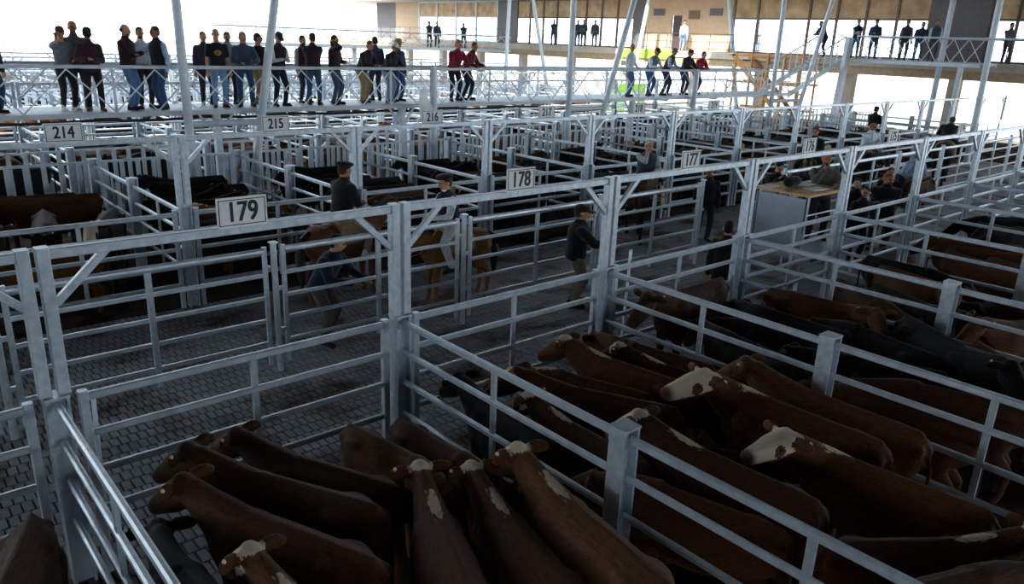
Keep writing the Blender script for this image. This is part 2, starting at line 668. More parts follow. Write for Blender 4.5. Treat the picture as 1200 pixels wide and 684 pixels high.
def make_slats(side):
    t = thing('slatted_fence', 'slats', 'fence')
    add(MB().bar((0.06, 0, 1.66), (P - 0.06, 0, 1.66), 0.05, 0.06, 0.3), 'rail', t, GALV2)
    add(MB().bar((0.06, 0, 0.25), (P - 0.06, 0, 0.25), 0.05, 0.05, 0.3), 'rail', t, GALV2)
    sl = MB().box((0, 0, 0.85), (0.095, 0.02, 1.6)).mesh('slat'); sl.materials.append(PAINT)
    for i in range(9):
        place('slat', sl, t, (0.25 + i * 0.335, side * 0.03, 0))
    return t


slats = Proto(make_slats(-1))
for k in range(-1, 13):
    nm = pen_name(k, True)
    slats.put((GX(k), YS + 0.02, 0), 0, f'pale upright-slat fence closing the back of {nm}' if nm else 'pale upright-slat fence at the back of an unnumbered far pen', None if nm else 'slatted fences under the walkway')
    slats.put((GX(k), YS2, 0), 0, 'pale upright-slat fence on the far side of the lane under the walkway', 'slatted fences beyond the lane')

# next rows of pens beyond the walkway
for k in range(0, 12):
    x = GX(k)
    d = div_f.put((x, YN2, 0), 0, 'galvanised rail fence between pens beyond the walkway', 'pens beyond the walkway')
    panel_f.put((x, YN2, 0), 0, 'galvanised pen front beyond the walkway', 'pens beyond the walkway')
    portal_f.put((x, YN2, 0), 0, 'tall galvanised frame on the first pen fronts beyond the walkway', 'frames beyond the walkway')
    if k > 0:
        panel_f.put((x, YF2, 0), 0, 'galvanised pen front across the second alley beyond the walkway', 'pens across the second alley')
        portal_f.put((x, YF2, 0), 0, 'tall galvanised frame across the second alley beyond the walkway', 'frames across the second alley')
        d = div_f.put((x, YF2, 0), PI, 'galvanised rail fence between pens across the second alley', 'pens across the second alley')

# rows further out, in the glare: one mesh per pen front or fence, their parts are only a pixel or two
mb = MB()
for z in (1.6, 1.25, 0.9, 0.5):
    mb.bar((0, 0, z), (P, 0, z), 0.05, 0.08)
for x in (0.05, P / 2):
    mb.bar((x, 0, 0), (x, 0, 1.7), 0.09, 0.09)
mb.bar((0.05, 0, 1.7), (0.05, 0, 2.85), 0.1, 0.1); mb.bar((0, 0, 2.83), (P, 0, 2.83), 0.07, 0.09)
mb.bar((0.05, 0, 2.4), (0.5, 0, 2.8), 0.06, 0.06); mb.bar((0.05, 0, 2.4), (-0.4, 0, 2.8), 0.06, 0.06)
far_front = mb.mesh('distant_pen_fence'); far_front.materials.append(PAINT)
mb = MB()
for z in (1.6, 1.2, 0.8):
    mb.bar((0, 0, z), (0, 5.7, z), 0.05, 0.08)
for y in (0, 1.9, 3.8, 5.7):
    mb.bar((0, y, 0), (0, y, 1.7), 0.08, 0.08)
far_div = mb.mesh('pen_divider_fence'); far_div.materials.append(PAINT)
mb = MB()
mb.bar((0, 0, 1.66), (P, 0, 1.66), 0.05, 0.07)
for i in range(9):
    mb.box((0.25 + i * 0.335, 0, 0.85), (0.1, 0.03, 1.6))
far_slat = mb.mesh('slatted_fence'); far_slat.materials.append(PAINT)
for y, kind in ((38.3, 's'), (40.2, 's'), (40.25, 'd'), (46.0, 'f'), (52.4, 'fd'), (58.1, 's'), (60.0, 's'), (60.1, 'd'), (65.8, 'f'), (72.2, 'fd'), (79.0, 's'), (86.0, 'f'), (93.0, 'f'), (102.0, 'f')):
    for k in range(0, 12):
        x = GX(k)
        u, v = to_px((x + 1.6, y, 1.6))
        if not -60 < u < 1000:
            continue
        if 'f' in kind:
            tag(place('distant_pen_fence', far_front, None, (x, y, 0)), 'small white pen front among the glaring rows far beyond the walkway', 'fence', 'distant pen fronts')
        if 's' in kind:
            tag(place('slatted_fence', far_slat, None, (x, y, 0)), 'small white slatted fence among the glaring rows far beyond the walkway', 'fence', 'distant slatted fences')
        if 'd' in kind:
            tag(place('pen_divider_fence', far_div, None, (x, y + 0.05, 0)), 'small white divider fence among the glaring rows far beyond the walkway', 'fence', 'distant divider fences')

# ------------------------------------------------------------------ number signs
def text_mesh(st_, size):
    cu = bpy.data.curves.new('t', 'FONT')
    cu.body = st_; cu.size = size; cu.align_x = 'CENTER'; cu.align_y = 'CENTER'
    cu.extrude = 0.002
    ob = bpy.data.objects.new('t', cu); C.objects.link(ob)
    me = bpy.data.meshes.new_from_object(ob.evaluated_get(bpy.context.evaluated_depsgraph_get()))
    bpy.data.objects.remove(ob, do_unlink=True)
    bm = bmesh.new()                       # bolder strokes: the same glyphs laid side by side
    for i, (dx, dy) in enumerate(((-0.005, -0.003), (0.005, -0.003), (-0.005, 0.003), (0.005, 0.003), (0, 0))):
        me.transform(Matrix.Translation((dx, dy, 0.0002 * i)))
        bm.from_mesh(me)
        me.transform(Matrix.Translation((-dx, -dy, -0.0002 * i)))
    out = bpy.data.meshes.new('numerals'); bm.to_mesh(out); bm.free()
    return out


def sign(num, loc, w=0.46, h=0.26, lb=''):
    t = thing('number_sign', lb, 'sign', loc)
    pl = add(MB().box((0, 0, h / 2), (w, 0.012, h)), 'plate', t, PLATE)
    b = MB()
    for x0, z0, sx, sz in ((0, 0.022, w - 0.03, 0.007), (0, h - 0.022, w - 0.03, 0.007), (-w / 2 + 0.018, h / 2, 0.007, h - 0.04), (w / 2 - 0.018, h / 2, 0.007, h - 0.04)):
        b.box((x0, -0.0075, z0), (sx, 0.004, sz))
    add(b, 'border', pl, BLACK)
    me = text_mesh(str(num), 0.215); me.materials.append(BLACK)
    o = place('numerals', me, pl, (0, -0.008, h / 2 - 0.003)); o.rotation_euler = (R_(90), 0, 0)
    o.scale = (0.88, 1.12, 1)
    c = MB().box((0, 0.012, -0.005), (0.05, 0.012, 0.06))
    add(c, 'bracket', t)
    return t


NX = {0: 282, 1: 607, 2: 806, 3: 945, 4: 1043, 5: 1124}
for k, u in NX.items():
    p = on_y(u, to_px((GX(k) + 1.6, YN, 2.95))[1], YN)
    sign(NEAR_NO(k), (p[0], YN - 0.045, 2.895), 0.42 if k else 0.44, 0.26, f'white black-bordered number sign on the frame of {NEAR_PENS[k]}')
FX = {0: 73, 1: 322, 2: 505, 3: 638, 4: 745, 5: 832}
for k, u in FX.items():
    p = on_y(u, 150, YF)
    sign(FAR_NO(k), (p[0], YF - 0.045, 2.855), 0.50, 0.28, f'white black-bordered number sign on the frame of {FAR_PENS[k]}')

# ------------------------------------------------------------------ walkway over the lane
WY0, WY1 = 18.62, 20.25
RAIL_T = 3.65
X0, X1 = -2.25, 33.0
wk = thing('elevated_walkway', 'long galvanised footbridge with cross-braced railings above the pens', 'walkway', (0, 0, 0))
DECKM = mat('walkway_deck', (0.42, 0.47, 0.52), 0.6, 0.3, 0.12, 5)
x = X0
while x < X1 - 0.1:
    e = min(x + P / 2, X1)
    add(MB().box(((x + e) / 2, (WY0 + WY1) / 2, DECK - 0.03), (e - x - 0.015, WY1 - WY0 - 0.08, 0.05)), 'deck_plate', wk, DECKM)
    x = e
for y in (WY0, WY1):
    add(MB().tube((X0, y, RAIL_T), (X1, y, RAIL_T), 0.04, n=12), 'handrail', wk, PAINT)
    add(MB().bar((X0, y, DECK - 0.06), (X1, y, DECK - 0.06), 0.07, 0.11, 0.15), 'bottom_chord', wk, PAINT)
    n = int((X1 - X0) / 0.88)
    st = (X1 - X0) / n
    dz0, dz1 = DECK + 0.0, RAIL_T - 0.05
    d1 = MB().bar((0, 0, dz0), (st, 0, dz1), 0.028, 0.028, 0.2).mesh('diagonal'); d1.materials.append(PAINT)
    d2 = MB().bar((st, 0.02, dz0), (0, 0.02, dz1), 0.028, 0.028, 0.2).mesh('diagonal'); d2.materials.append(PAINT)
    vp = MB().bar((0, 0, dz0 - 0.1), (0, 0, dz1 + 0.02), 0.05, 0.05, 0.15).mesh('upright'); vp.materials.append(PAINT)
    for i in range(n):
        place('diagonal', d1, wk, (X0 + i * st, y, 0))
        place('diagonal', d2, wk, (X0 + i * st, y, 0))
        if i % 4 == 0:
            place('upright', vp, wk, (X0 + i * st, y, 0))
x = X0 + 0.8
while x < X1:
    add(MB().bar((x, WY0, DECK - 0.12), (x, WY1, DECK - 0.12), 0.08, 0.10, 0.1), 'cross_beam', wk, GALV)
    x += P
# pipes slung under the deck
for y, z, x0, x1, r, lb in ((WY0 + 0.27, 2.485, -2.2, 17.8, 0.032, 'black pipe slung under the near edge of the walkway'), (WY1 - 0.3, 2.50, -2.0, 31, 0.03, 'black pipe slung under the far edge of the walkway')):
    pts = [(x0 + (x1 - x0) * i / 40, y, z - 0.02 * math.sin(i * 1.3)) for i in range(41)]
    tag(MB().path(pts, r).build('service_pipe', RUBBER, None, True), lb, 'pipe')

# stands that carry the walkway and the roof
def column_pair(xa, xb, xt, lb):
    t = thing('roof_column_frame', lb, 'column', (0, 0, 0))
    y = WY0 - 0.26
    add(MB().tube((xa, y, 0), (xa - 0.1, y, 9.9), 0.10, n=16), 'upright_tube', t, PAINT)
    add(MB().tube((xb, y, 0), (xb + (xt - xb) * 2.2, y, 9.9), 0.10, n=16), 'raking_tube', t, PAINT)
    add(MB().tube((xa + 0.05, y, 2.40), (xb + (xt - xb) * 2.2 * 2.4 / 9.9, y, 2.40), 0.075, n=14), 'cross_tube', t, PAINT)
    for q in (xa, xb):
        add(MB().box((q, y + 0.02, 0.012), (0.26, 0.2, 0.025)), 'base_plate', t, GALV)
    for q in (xa, xb + (xt - xb) * 2.2 * 2.64 / 9.9):
        add(MB().box((q, y + 0.155, DECK - 0.06), (0.12, 0.15, 0.08)), 'bracket', t, PAINT)
    return t


column_pair(6.25, 7.50, 8.35, 'white steel tube pair rising through the walkway railing by pen 214 and 215')
column_pair(18.60, 19.55, 21.0, 'white steel tube pair rising beside the walkway behind pen 218')
column_pair(31.10, 32.75, 34.3, 'white steel tube pair rising beside the far end of the walkway')
for x, zt, lb in ((13.1, 3.70, 'white steel tube post ending at the walkway handrail behind pen 217'), (25.45, 3.70, 'white steel tube post ending at the walkway handrail past pen 219')):
    t = thing('walkway_post', lb, 'post', (x, WY0 - 0.26, 0))
    add(MB().box((0, 0.155, DECK - 0.06), (0.12, 0.15, 0.08)), 'bracket', t, PAINT)
    add(MB().tube((0, 0, 0), (0, 0, zt), 0.10, n=16), 'tube', t, PAINT)
    add(MB().box((0, 0, 0.012), (0.24, 0.2, 0.025)), 'base_plate', t)
    add(MB().tube((0, 0, zt), (0, 0, zt + 0.02), 0.105, n=16), 'cap', t, PAINT)
for x, lb in ((0.2, 'first'), (7.0, 'by the white tube pair'), (12.25, 'near the white tube post'), (22.2, 'past the second tube pair')):
    t = thing('deck_prop', f'square steel prop under the walkway deck, {lb}' if lb != 'first' else 'square steel prop under the walkway deck by pen 214', 'post', (x, (WY0 + 0.08), 0))
    add(MB().bar((0, 0, 0), (0, 0, DECK - 0.12), 0.16, 0.16, 0.1), 'shaft', t, PAINT)
    add(MB().bar((-0.02, 0, DECK - 0.6), (-0.4, 0, DECK - 0.13), 0.05, 0.05), 'brace', t, PAINT)
    add(MB().bar((0.02, 0, DECK - 0.6), (0.4, 0, DECK - 0.13), 0.05, 0.05), 'brace', t, PAINT)

# deck of the like walkway on which the photographer stands (behind and below the lens)
tag(MB().box((15, -0.85, DECK - 0.03), (40, 1.6, 0.06)).build('floor_walkway_deck', DECKM), 'steel walkway deck over the back of the near pens', 'deck', kind='structure')

# ------------------------------------------------------------------ stairs up to the gallery
BX = 42.0
GAL = 4.30
st = thing('gallery_stair', 'steel stair climbing from the walkway end to the gallery bridge', 'stairs', (0, 0, 0))
xa, za, xb, zb = 33.0, DECK, 37.6, GAL
for y in (WY0 + 0.1, WY1 - 0.1):
    add(MB().bar((xa, y, za - 0.1), (xb, y, zb - 0.1), 0.06, 0.24, 0.1), 'stringer', st, PAINT)
    add(MB().tube((xa, y, za + 0.95), (xb, y, zb + 0.95), 0.035), 'handrail', st, PAINT)
    for i in range(9):
        f = i / 8
        p = (xa + (xb - xa) * f, y, za + (zb - za) * f)
        add(MB().bar(p, (p[0], y, p[2] + 0.95), 0.035, 0.035), 'baluster', st, PAINT)
for i in range(9):
    f = (i + 0.5) / 9
    add(MB().box((xa + (xb - xa) * f, (WY0 + WY1) / 2, za + (zb - za) * f), (0.3, 1.35, 0.04)), 'tread', st, DECKM)
add(MB().bar((36.75, WY0 - 0.28, 0), (37.25, WY0 - 0.28, GAL + 0.9), 0.4, 0.2, 0.05), 'support_column', st, PAINT)

# trussed gallery bridge in front of the building
FB0, FB1 = 12.6, 20.3
FB1 = WY0 - 0.45
fb = thing('gallery_bridge', 'white trussed balcony bridge with people in front of the glazed upper storey', 'walkway', (0, 0, 0))
add(MB().box((38.6, (FB0 + FB1) / 2, GAL - 0.06), (2.0, FB1 - FB0, 0.10)), 'deck', fb, DECKM)
for x in (37.6, 39.6):
    add(MB().tube((x, FB0, GAL + 1.0), (x, FB1, GAL + 1.0), 0.04), 'handrail', fb, PAINT)
    add(MB().bar((x, FB0, GAL - 0.12), (x, FB1, GAL - 0.12), 0.08, 0.16), 'bottom_chord', fb, PAINT)
for i in range(9):
    y = FB0 + i * (FB1 - FB0) / 9
    e = (FB1 - FB0) / 9
    add(MB().bar((37.6, y, GAL), (37.6, y + e, GAL + 0.97), 0.03, 0.03), 'diagonal', fb, PAINT)
    add(MB().bar((37.62, y + e, GAL), (37.62, y, GAL + 0.97), 0.03, 0.03), 'diagonal', fb, PAINT)
add(MB().tube((37.6, 2, GAL + 1.0), (37.6, FB0, GAL + 1.0), 0.05), 'handrail', fb, PAINT)
add(MB().bar((37.8, FB0 + 0.8, 0), (37.8, FB0 + 0.8, GAL - 0.1), 0.2, 0.2), 'support_column', fb, PAINT)

# ------------------------------------------------------------------ building with the upper gallery
YA, YB = 2.0, 76.0
bl = thing('market_building', 'long two-storey building with beige walls and glazed upper gallery', 'building', (0, 0, 0))
GLZ, gnt, gb_ = nodes_of('clear_window_glass')
g_tr = gnt.nodes.new('ShaderNodeBsdfTransparent'); g_tr.inputs[0].default_value = (0.93, 0.94, 0.95, 1)
g_gl = gnt.nodes.new('ShaderNodeBsdfGlossy'); g_gl.inputs['Roughness'].default_value = 0.03
g_mx = gnt.nodes.new('ShaderNodeMixShader'); g_mx.inputs[0].default_value = 0.15
gnt.links.new(g_tr.outputs[0], g_mx.inputs[1]); gnt.links.new(g_gl.outputs[0], g_mx.inputs[2])
gnt.links.new(g_mx.outputs[0], gnt.nodes['Material Output'].inputs['Surface'])
PANE_REFL = mat('tan_pane_reflection', hx('c9a77e'), 0.6, 0, 0.3, 1.6)  # warm wood-like reflections in the upper panes, put in as mottled tan
BROWN = mat('brown_window_frame', hx('7a6654'), 0.6)
SOFF = mat('roof_soffit', (0.72, 0.70, 0.68), 0.8)
add(MB().box((BX + 5.5, (YA + YB) / 2, GAL - 0.2), (14, YB - YA, 0.38)), 'gallery_slab', bl, CONC)
add(MB().box((BX + 5.0, (YA + YB) / 2, 7.75), (16, YB - YA, 0.5)), 'roof', bl, SOFF)
add(MB().box((BX - 1.35, (YA + YB) / 2, 3.72), (0.12, YB - YA, 0.45)), 'fascia_beam', bl, mat('tan_fascia', hx('b49a7c'), 0.8))
for y in [4.3 + 5.2 * i for i in range(14)]:
    add(MB().box((BX - 0.8, y, 2.05), (0.5, 0.5, 4.1)), 'pillar', bl, CONC)


def yb(px):
    return on_x(px, 45, BX)[1]


def wall(p0, p1, mt, name='wall_panel', z0=GAL, z1=7.5, x=BX):
    a, b = yb(p0), yb(p1)
    return add(MB().box((x, (a + b) / 2, (z0 + z1) / 2), (0.16, abs(b - a), z1 - z0)), name, bl, mt)


def glazing(p0, p1, n, frame=BROWN):
    a, b = yb(p0), yb(p1)
    w = (b - a) / n
    for i in range(n):
        y = a + w * (i + 0.5)
        wd = add(MB().box((BX - 0.03, y, GAL + 1.93), (0.1, abs(w) - 0.1, 0.1)), 'window', bl, frame)
        for z0, z1, nm_, mt in ((GAL + 0.1, GAL + 1.88, 'pane', GLZ), (GAL + 1.98, 7.42, 'upper_pane', PANE_REFL)):
            add(MB().box((BX, y, (z0 + z1) / 2), (0.03, abs(w) - 0.1, z1 - z0)), nm_, wd, mt)
    for i in range(n + 1):
        add(MB().box((BX - 0.03, a + w * i, (GAL + 7.5) / 2), (0.12, 0.12, 7.5 - GAL)), 'mullion', bl, frame)
    for z in (GAL + 0.05, 7.45):
        add(MB().box((BX - 0.03, (a + b) / 2, z), (0.1, abs(b - a), 0.1)), 'transom', bl, frame)


wall(443, 465, DGREY, 'cladding_panel')
wall(465, 492, BEIGE)
glazing(492, 583, 4, PAINT)
wall(583, 606, DGREY, 'cladding_panel')
glazing(606, 742, 8)
wall(742, 757, DGREY, 'cladding_panel')
wall(757, 786, BEIGE)
wall(798, 856, BEIGE)
wall(786, 798, BEIGE, 'wall_panel', GAL + 2.1, 7.5)
wall(787, 797, mat('dark_door', hx('4a403a'), 0.5), 'door', GAL, GAL + 2.1, BX + 0.1)
for u in (771, 837):
    a = yb(u)
    add(MB().box((BX - 0.1, a, 6.6), (0.06, 0.9, 0.42)), 'vent', bl, DGREY)
add(MB().box((BX - 0.11, yb(812), 6.45), (0.08, 0.8, 0.5)), 'notice_board', bl, BROWN)
glazing(858, 1086, 7)
wall(1086, 1156, DGREY, 'cladding_panel')
glazing(1158, 1290, 4, mat('dark_frame', hx('5a4c44'), 0.6))
# gallery railing
gx = BX - 1.38
RAILM = mat('dark_railing', hx('5c5450'), 0.5, 0.3)
ya, ye = yb(1290), yb(443)
for z in (GAL + 0.15, GAL + 0.55, GAL + 1.0):
    add(MB().bar((gx, max(ya, YA), z), (gx, ye, z), 0.03, 0.035), 'railing_bar', bl, RAILM)
y = YA + 1
while y < ye:
    add(MB().bar((gx, y, GAL), (gx, y, GAL + 1.0), 0.04, 0.04), 'railing_post', bl, RAILM)
    y += 1.6
GREEN = mat('green_banner', hx('8fc84a'), 0.7)
t = tag(MB().box((gx - 0.14, (yb(748) + yb(806)) / 2, GAL - 0.30), (0.03, abs(yb(748) - yb(806)), 0.55)).build('banner', GREEN), 'green banner hung along the gallery edge', 'banner')
gs = on_y(737, 100, 34.0)
gb = thing('green_board', 'green board panel standing beyond the walkway railing', 'board', (gs[0], 34.0, 0))
add(MB().box((0, 0, 1.15), (3.4, 0.05, 1.9)), 'panel', gb, GREEN)
for x in (-1.5, 1.5):
    add(MB().box((x, 0.06, 1.0), (0.08, 0.08, 2.0)), 'post', gb)
# sunlit wooden stair behind the gallery stair
ws = thing('wooden_stair', 'warm sunlit timber steps and scaffold beside the building', 'stairs', (0, 0, 0))
TIM = mat('timber', hx('c08a50'), 0.7, 0, 0.2, 4)
c0 = on_x(905, 95, 39.5)
for i in range(10):
    add(MB().box((39.6, c0[1] - 2.0 + i * 0.42, 0.35 + i * 0.40), (1.5, 0.36, 0.06)), 'tread', ws, TIM)
for dx in (-0.8, 0.8):
    add(MB().bar((39.6 + dx, c0[1] - 2.2, 0.1), (39.6 + dx, c0[1] + 2.2, 4.2), 0.06, 0.25), 'stringer', ws, TIM)
    for i in range(5):
        y = c0[1] - 2.0 + i
        add(MB().bar((39.6 + dx, y, 0), (39.6 + dx, y, 4.4), 0.1, 0.1), 'post', ws, TIM)
    for z in (1.4, 2.8, 4.2):
        add(MB().bar((39.6 + dx, c0[1] - 2.2, z), (39.6 + dx, c0[1] + 2.4, z), 0.06, 0.12), 'brace', ws, TIM)

# raking white columns before the building
for u_top, u_bot, yy, lb in ((1117, 1088, 15.2, 'white raking roof column before the dark cladding'), (1172, 1143, 12.4, 'white raking roof column before the last windows'), (855, 861, 27.5, 'white roof column before the beige gallery wall'), (892, 886, 27.5, 'white roof column beside the wooden stair'), (760, 741, 33.0, 'white raking column before the beige wall vents'), (597, 592, 41.0, 'white column before the grey cladding'), (625, 640, 41.0, 'white raking column by the far glazed gallery')):
    b0 = on_y(u_bot, 140 if u_bot > 1050 else 95, yy)
    a0 = on_y(u_top, 2, yy)
    t = thing('roof_column', lb, 'column', (0, 0, 0))
    f = b0[2] / max(1e-3, (a0[2] - b0[2]))
    bx = b0[0] - (a0[0] - b0[0]) * f
    add(MB().tube((bx, yy, 0), (bx + (a0[0] - bx) * 9.0 / a0[2], yy, 9.0), 0.13, n=14), 'tube', t, PAINT)
    add(MB().box((bx, yy, 0.015), (0.45, 0.45, 0.03)), 'base_plate', t)
# distant second walkway with its crowd
w2 = thing('elevated_walkway', 'distant footbridge with cross-braced railings in the glare', 'walkway', (0, 0, 0))
Y2 = 46.0
for y in (Y2, Y2 + 1.6):
    add(MB().tube((18, y, 4.75), (40, y, 4.75), 0.05), 'handrail', w2, PAINT)
    add(MB().bar((18, y, 3.75), (40, y, 3.75), 0.08, 0.2), 'bottom_chord', w2, PAINT)
add(MB().box((29, Y2 + 0.8, 3.78), (22, 1.5, 0.06)), 'deck', w2, DECKM)
for i in range(22):
    add(MB().bar((18 + i, Y2, 3.8), (19 + i, Y2, 4.72), 0.04, 0.04), 'diagonal', w2, PAINT)
    add(MB().bar((19 + i, Y2, 3.8), (18 + i, Y2, 4.72), 0.04, 0.04), 'diagonal', w2, PAINT)
for x in (19, 27, 35):
    add(MB().bar((x, Y2 + 0.8, 0), (x, Y2 + 0.8, 3.7), 0.25, 0.25), 'support_column', w2, PAINT)

# ------------------------------------------------------------------ cattle
def dirv(yaw, pitch):
    return Vector((-math.sin(yaw) * math.cos(pitch), math.cos(yaw) * math.cos(pitch), math.sin(pitch)))


def frame(d):
    s = d.cross(Vector((0, 0, 1))).normalized()
    return s, s.cross(d).normalized()


def marks_on(me, B, d, nl, H0, hd, blaze=False):
    s, u = frame(d)
    hs, hu = frame(hd)
    at = me.color_attributes.new('marks', 'FLOAT_COLOR', 'POINT')
    for i, v in enumerate(me.vertices):
        p = v.co
        q = p - H0
        t, hy, lx = q.dot(hd), q.dot(hu), q.dot(hs)
        r = g = b = 0.0
        if q.length < 0.75:
            if blaze:
                if t > 0.02 and hy > -0.02 and abs(lx) < 0.045:
                    r = 1
            else:
                if 0.0 < t < 0.60 and hy > -0.07 and abs(lx) < 0.12:
                    r = 1.0
                if (t - 0.19) ** 2 + (hy - 0.0) ** 2 < 0.0042 and abs(lx) > 0.06:
                    r = 0.0
                if -0.12 < t < 0.12 and hy > 0.03 and abs(lx) < 0.13:
                    g = 0.75 + 0.25 * (hy > 0.06)
                if t > 0.43 and not blaze:
                    b = min(1, (t - 0.43) * 14)
        w = p - B
        sx = w.dot(d)
        if not blaze and -0.15 < sx < nl * 0.8 and w.dot(u) > 0.05:
            g = max(g, 0.85 * max(0, 1 - (w.dot(s) / 0.085) ** 2) * max(0, 1 - ((sx - 0.12) / 0.27) ** 2))
        at.data[i].color = (r, g, b, 1)


def legs(mb, pts):
    for p in pts:
        for (a, ra), (b, rb) in zip(p[:-1], p[1:]):
            for sx in (-1, 1):
                mb.capsule((a[0] * sx, a[1], a[2]), (b[0] * sx, b[1], b[2]), ra, rb, 10)


def make_cow(yaw, pitch, hyaw, hpitch, voxel=0.024):
    mb = MB()
    X, Z = (1, 0, 0), (0, 0, 1)
    st = [(-0.86, 1.03, 0.07, 0.12), (-0.80, 0.99, 0.155, 0.22), (-0.64, 0.95, 0.22, 0.30), (-0.42, 0.90, 0.245, 0.34), (-0.1, 0.865, 0.275, 0.37),
          (0.2, 0.87, 0.265, 0.37), (0.43, 0.89, 0.225, 0.36), (0.6, 0.92, 0.18, 0.30), (0.72, 0.95, 0.12, 0.22)]
    mb.sect([((0, y, z), X, Z, w, h) for y, z, w, h in st], 20, 2.25)
    mb.ball((0, 0.40, 1.185), (0.10, 0.28, 0.08))
    for s in (-1, 1):
        mb.ball((s * 0.15, -0.52, 1.13), (0.09, 0.16, 0.07))
        mb.ball((s * 0.09, -0.80, 1.09), (0.07, 0.08, 0.08))
        mb.ball((s * 0.155, 0.36, 0.92), (0.09, 0.22, 0.28))
    mb.capsule((0, -0.78, 1.21), (0, 0.3, 1.225), 0.05, 0.05)
    mb.ball((0, 0.58, 1.04), (0.14, 0.26, 0.17))
    B = Vector((0, 0.48, 1.02))
    nl = 0.56
    d = dirv(yaw, pitch)
    s, u = frame(d)
    d0 = dirv(yaw * 0.35, pitch * 0.7)
    s0, u0 = frame(d0)
    N1 = B + d0 * 0.12
    H0 = B + d * nl + Vector((0, 0, 0.02))
    mb.sect([(B - d0 * 0.12, s0, u0, 0.19, 0.28), (N1, s0, u0, 0.17, 0.25), ((N1 + H0) / 2, s, u, 0.125, 0.185), (H0 - d * 0.05, s, u, 0.10, 0.14), (H0 + d * 0.03, s, u, 0.07, 0.09)], 16, 2.1)
    hd = dirv(yaw + hyaw, -hpitch)
    hs, hu = frame(hd)
    hst = [(-0.07, 0.06, 0.06, 0.0), (-0.02, 0.095, 0.10, 0.0), (0.10, 0.112, 0.125, -0.01), (0.20, 0.105, 0.12, -0.015), (0.32, 0.082, 0.095, -0.01), (0.41, 0.072, 0.078, -0.005), (0.465, 0.07, 0.066, -0.005), (0.495, 0.045, 0.04, -0.005)]
    hst = [(t * 1.1, w * 1.1, h * 1.1, o) for t, w, h, o in hst]
    mb.sect([(H0 + hd * t + hu * o, hs, hu, w, h) for t, w, h, o in hst], 16, 2.3)
    mb.ball(H0 + hu * 0.085, (0.085, 0.075, 0.055))
    M = Matrix((hs, hd, hu)).transposed()
    for sx in (-1, 1):
        c = H0 + hs * (sx * 0.205) + hu * 0.05 - hd * 0.01
        Rt = M @ Euler((0.25, sx * 0.22, sx * -0.25)).to_matrix()
        mb.ball(c, (0.128, 0.042, 0.066), Rt)
        mb.ball(H0 + hs * (sx * 0.075) + hd * 0.19 + hu * 0.06, 0.035)          # brow
        mb.ball(H0 + hs * (sx * 0.05) + hd * 0.47, 0.028)                        # nostril rim
    legs(mb, [[((0.15, 0.42, 0.78), 0.11), ((0.15, 0.43, 0.56), 0.08), ((0.155, 0.43, 0.36), 0.058), ((0.155, 0.42, 0.12), 0.042), ((0.155, 0.45, 0.055), 0.052)],
              [((0.13, -0.58, 0.90), 0.145), ((0.15, -0.50, 0.64), 0.115), ((0.165, -0.70, 0.45), 0.062), ((0.16, -0.68, 0.13), 0.043), ((0.16, -0.64, 0.055), 0.052)]])
    mb.path([(0, -0.80, 1.17), (0, -0.89, 1.10), (0, -0.925, 0.90), (0, -0.92, 0.62), (0, -0.915, 0.40)], [0.05, 0.036, 0.028, 0.026, 0.03])
    mb.ball((0, -0.91, 0.36), (0.04, 0.04, 0.11))
    me = fuse(mb, voxel, 5, 'cattle')
    marks_on(me, B, d, nl, H0, hd)
    me.materials.append(COAT)
    eyes = [H0 + hs * (sx * 0.103) + hd * 0.18 + hu * 0.02 for sx in (-1, 1)]
    tagp = H0 + hs * -0.25 + hu * 0.075 - hd * 0.05
    tagp2 = H0 + hs * 0.25 + hu * 0.075 - hd * 0.05
    return me, eyes, (tagp, tagp2), hd, H0


COWS = [make_cow(*a) for a in (
    (0.0, 0.42, 0.0, 0.65),          # 0 straight, head up
    (0.65, 0.55, 0.55, 0.18),        # 1 looking left
    (-0.55, 0.42, -0.45, 0.35),      # 2 looking right
    (0.1, 0.02, 0.0, 0.55),          # 3 head low, reaching forward
    (0.25, 0.50, 0.15, 0.35),        # 4 head high
    (-0.2, 0.15, -0.1, 0.9),         # 5 nose down
)]
eye_me = MB().ball((0, 0, 0), 0.02, None, 10, 6).mesh('eye', True); eye_me.materials.append(EYEM)
tag_me = MB().ball((0, 0, 0), (0.018, 0.018, 0.018), None, 10, 6).mesh('ear_tag', True); tag_me.materials.append(TAG)
RED = [hx('5a371d'), hx('4f2e19'), hx('603d22'), hx('462a18')]
BLK = [hx('0e0d0e'), hx('0b0b0d'), hx('121011')]
REACH = [(max(v.co.y for v in c[0].vertices), -min(v.co.y for v in c[0].vertices)) for c in COWS]
HEADY = 1.04       # poll ahead of the origin in the straight pose


def cow(x, y, hdg, pose, coat, white, label, group, s=1.0, tags=1, detail=True):
    """hdg: direction the animal faces, degrees from +Y towards +X"""
    me, eyes, tp, hd, H0 = COWS[pose]
    o = place('cow', me, None, (x, y, 0))
    o.rotation_euler[2] = -R_(hdg)
    o.scale = (s * rnd.uniform(0.88, 0.93), s, s * rnd.uniform(0.97, 1.03))
    c = rnd.choice(RED if coat == 'red' else BLK)
    k = rnd.uniform(0.85, 1.1)
    o.color = (c[0] * k, c[1] * k, c[2] * k, {0: 0.0, 1: 0.5, 2: 1.0}[white])
    tag(o, label, 'cow', group)
    if detail:
        for e in eyes:
            place('eye', eye_me, o, e)
        for i in range(2):
            if tags & (1 << i):
                q = place('ear_tag', tag_me, o, tp[i])
    return o


WORDS = {('red', 0): 'plain red-brown', ('red', 1): 'red-brown white-crested', ('red', 2): 'red-brown white-faced', ('blk', 0): 'plain black', ('blk', 1): 'black white-crested', ('blk', 2): 'black white-faced'}


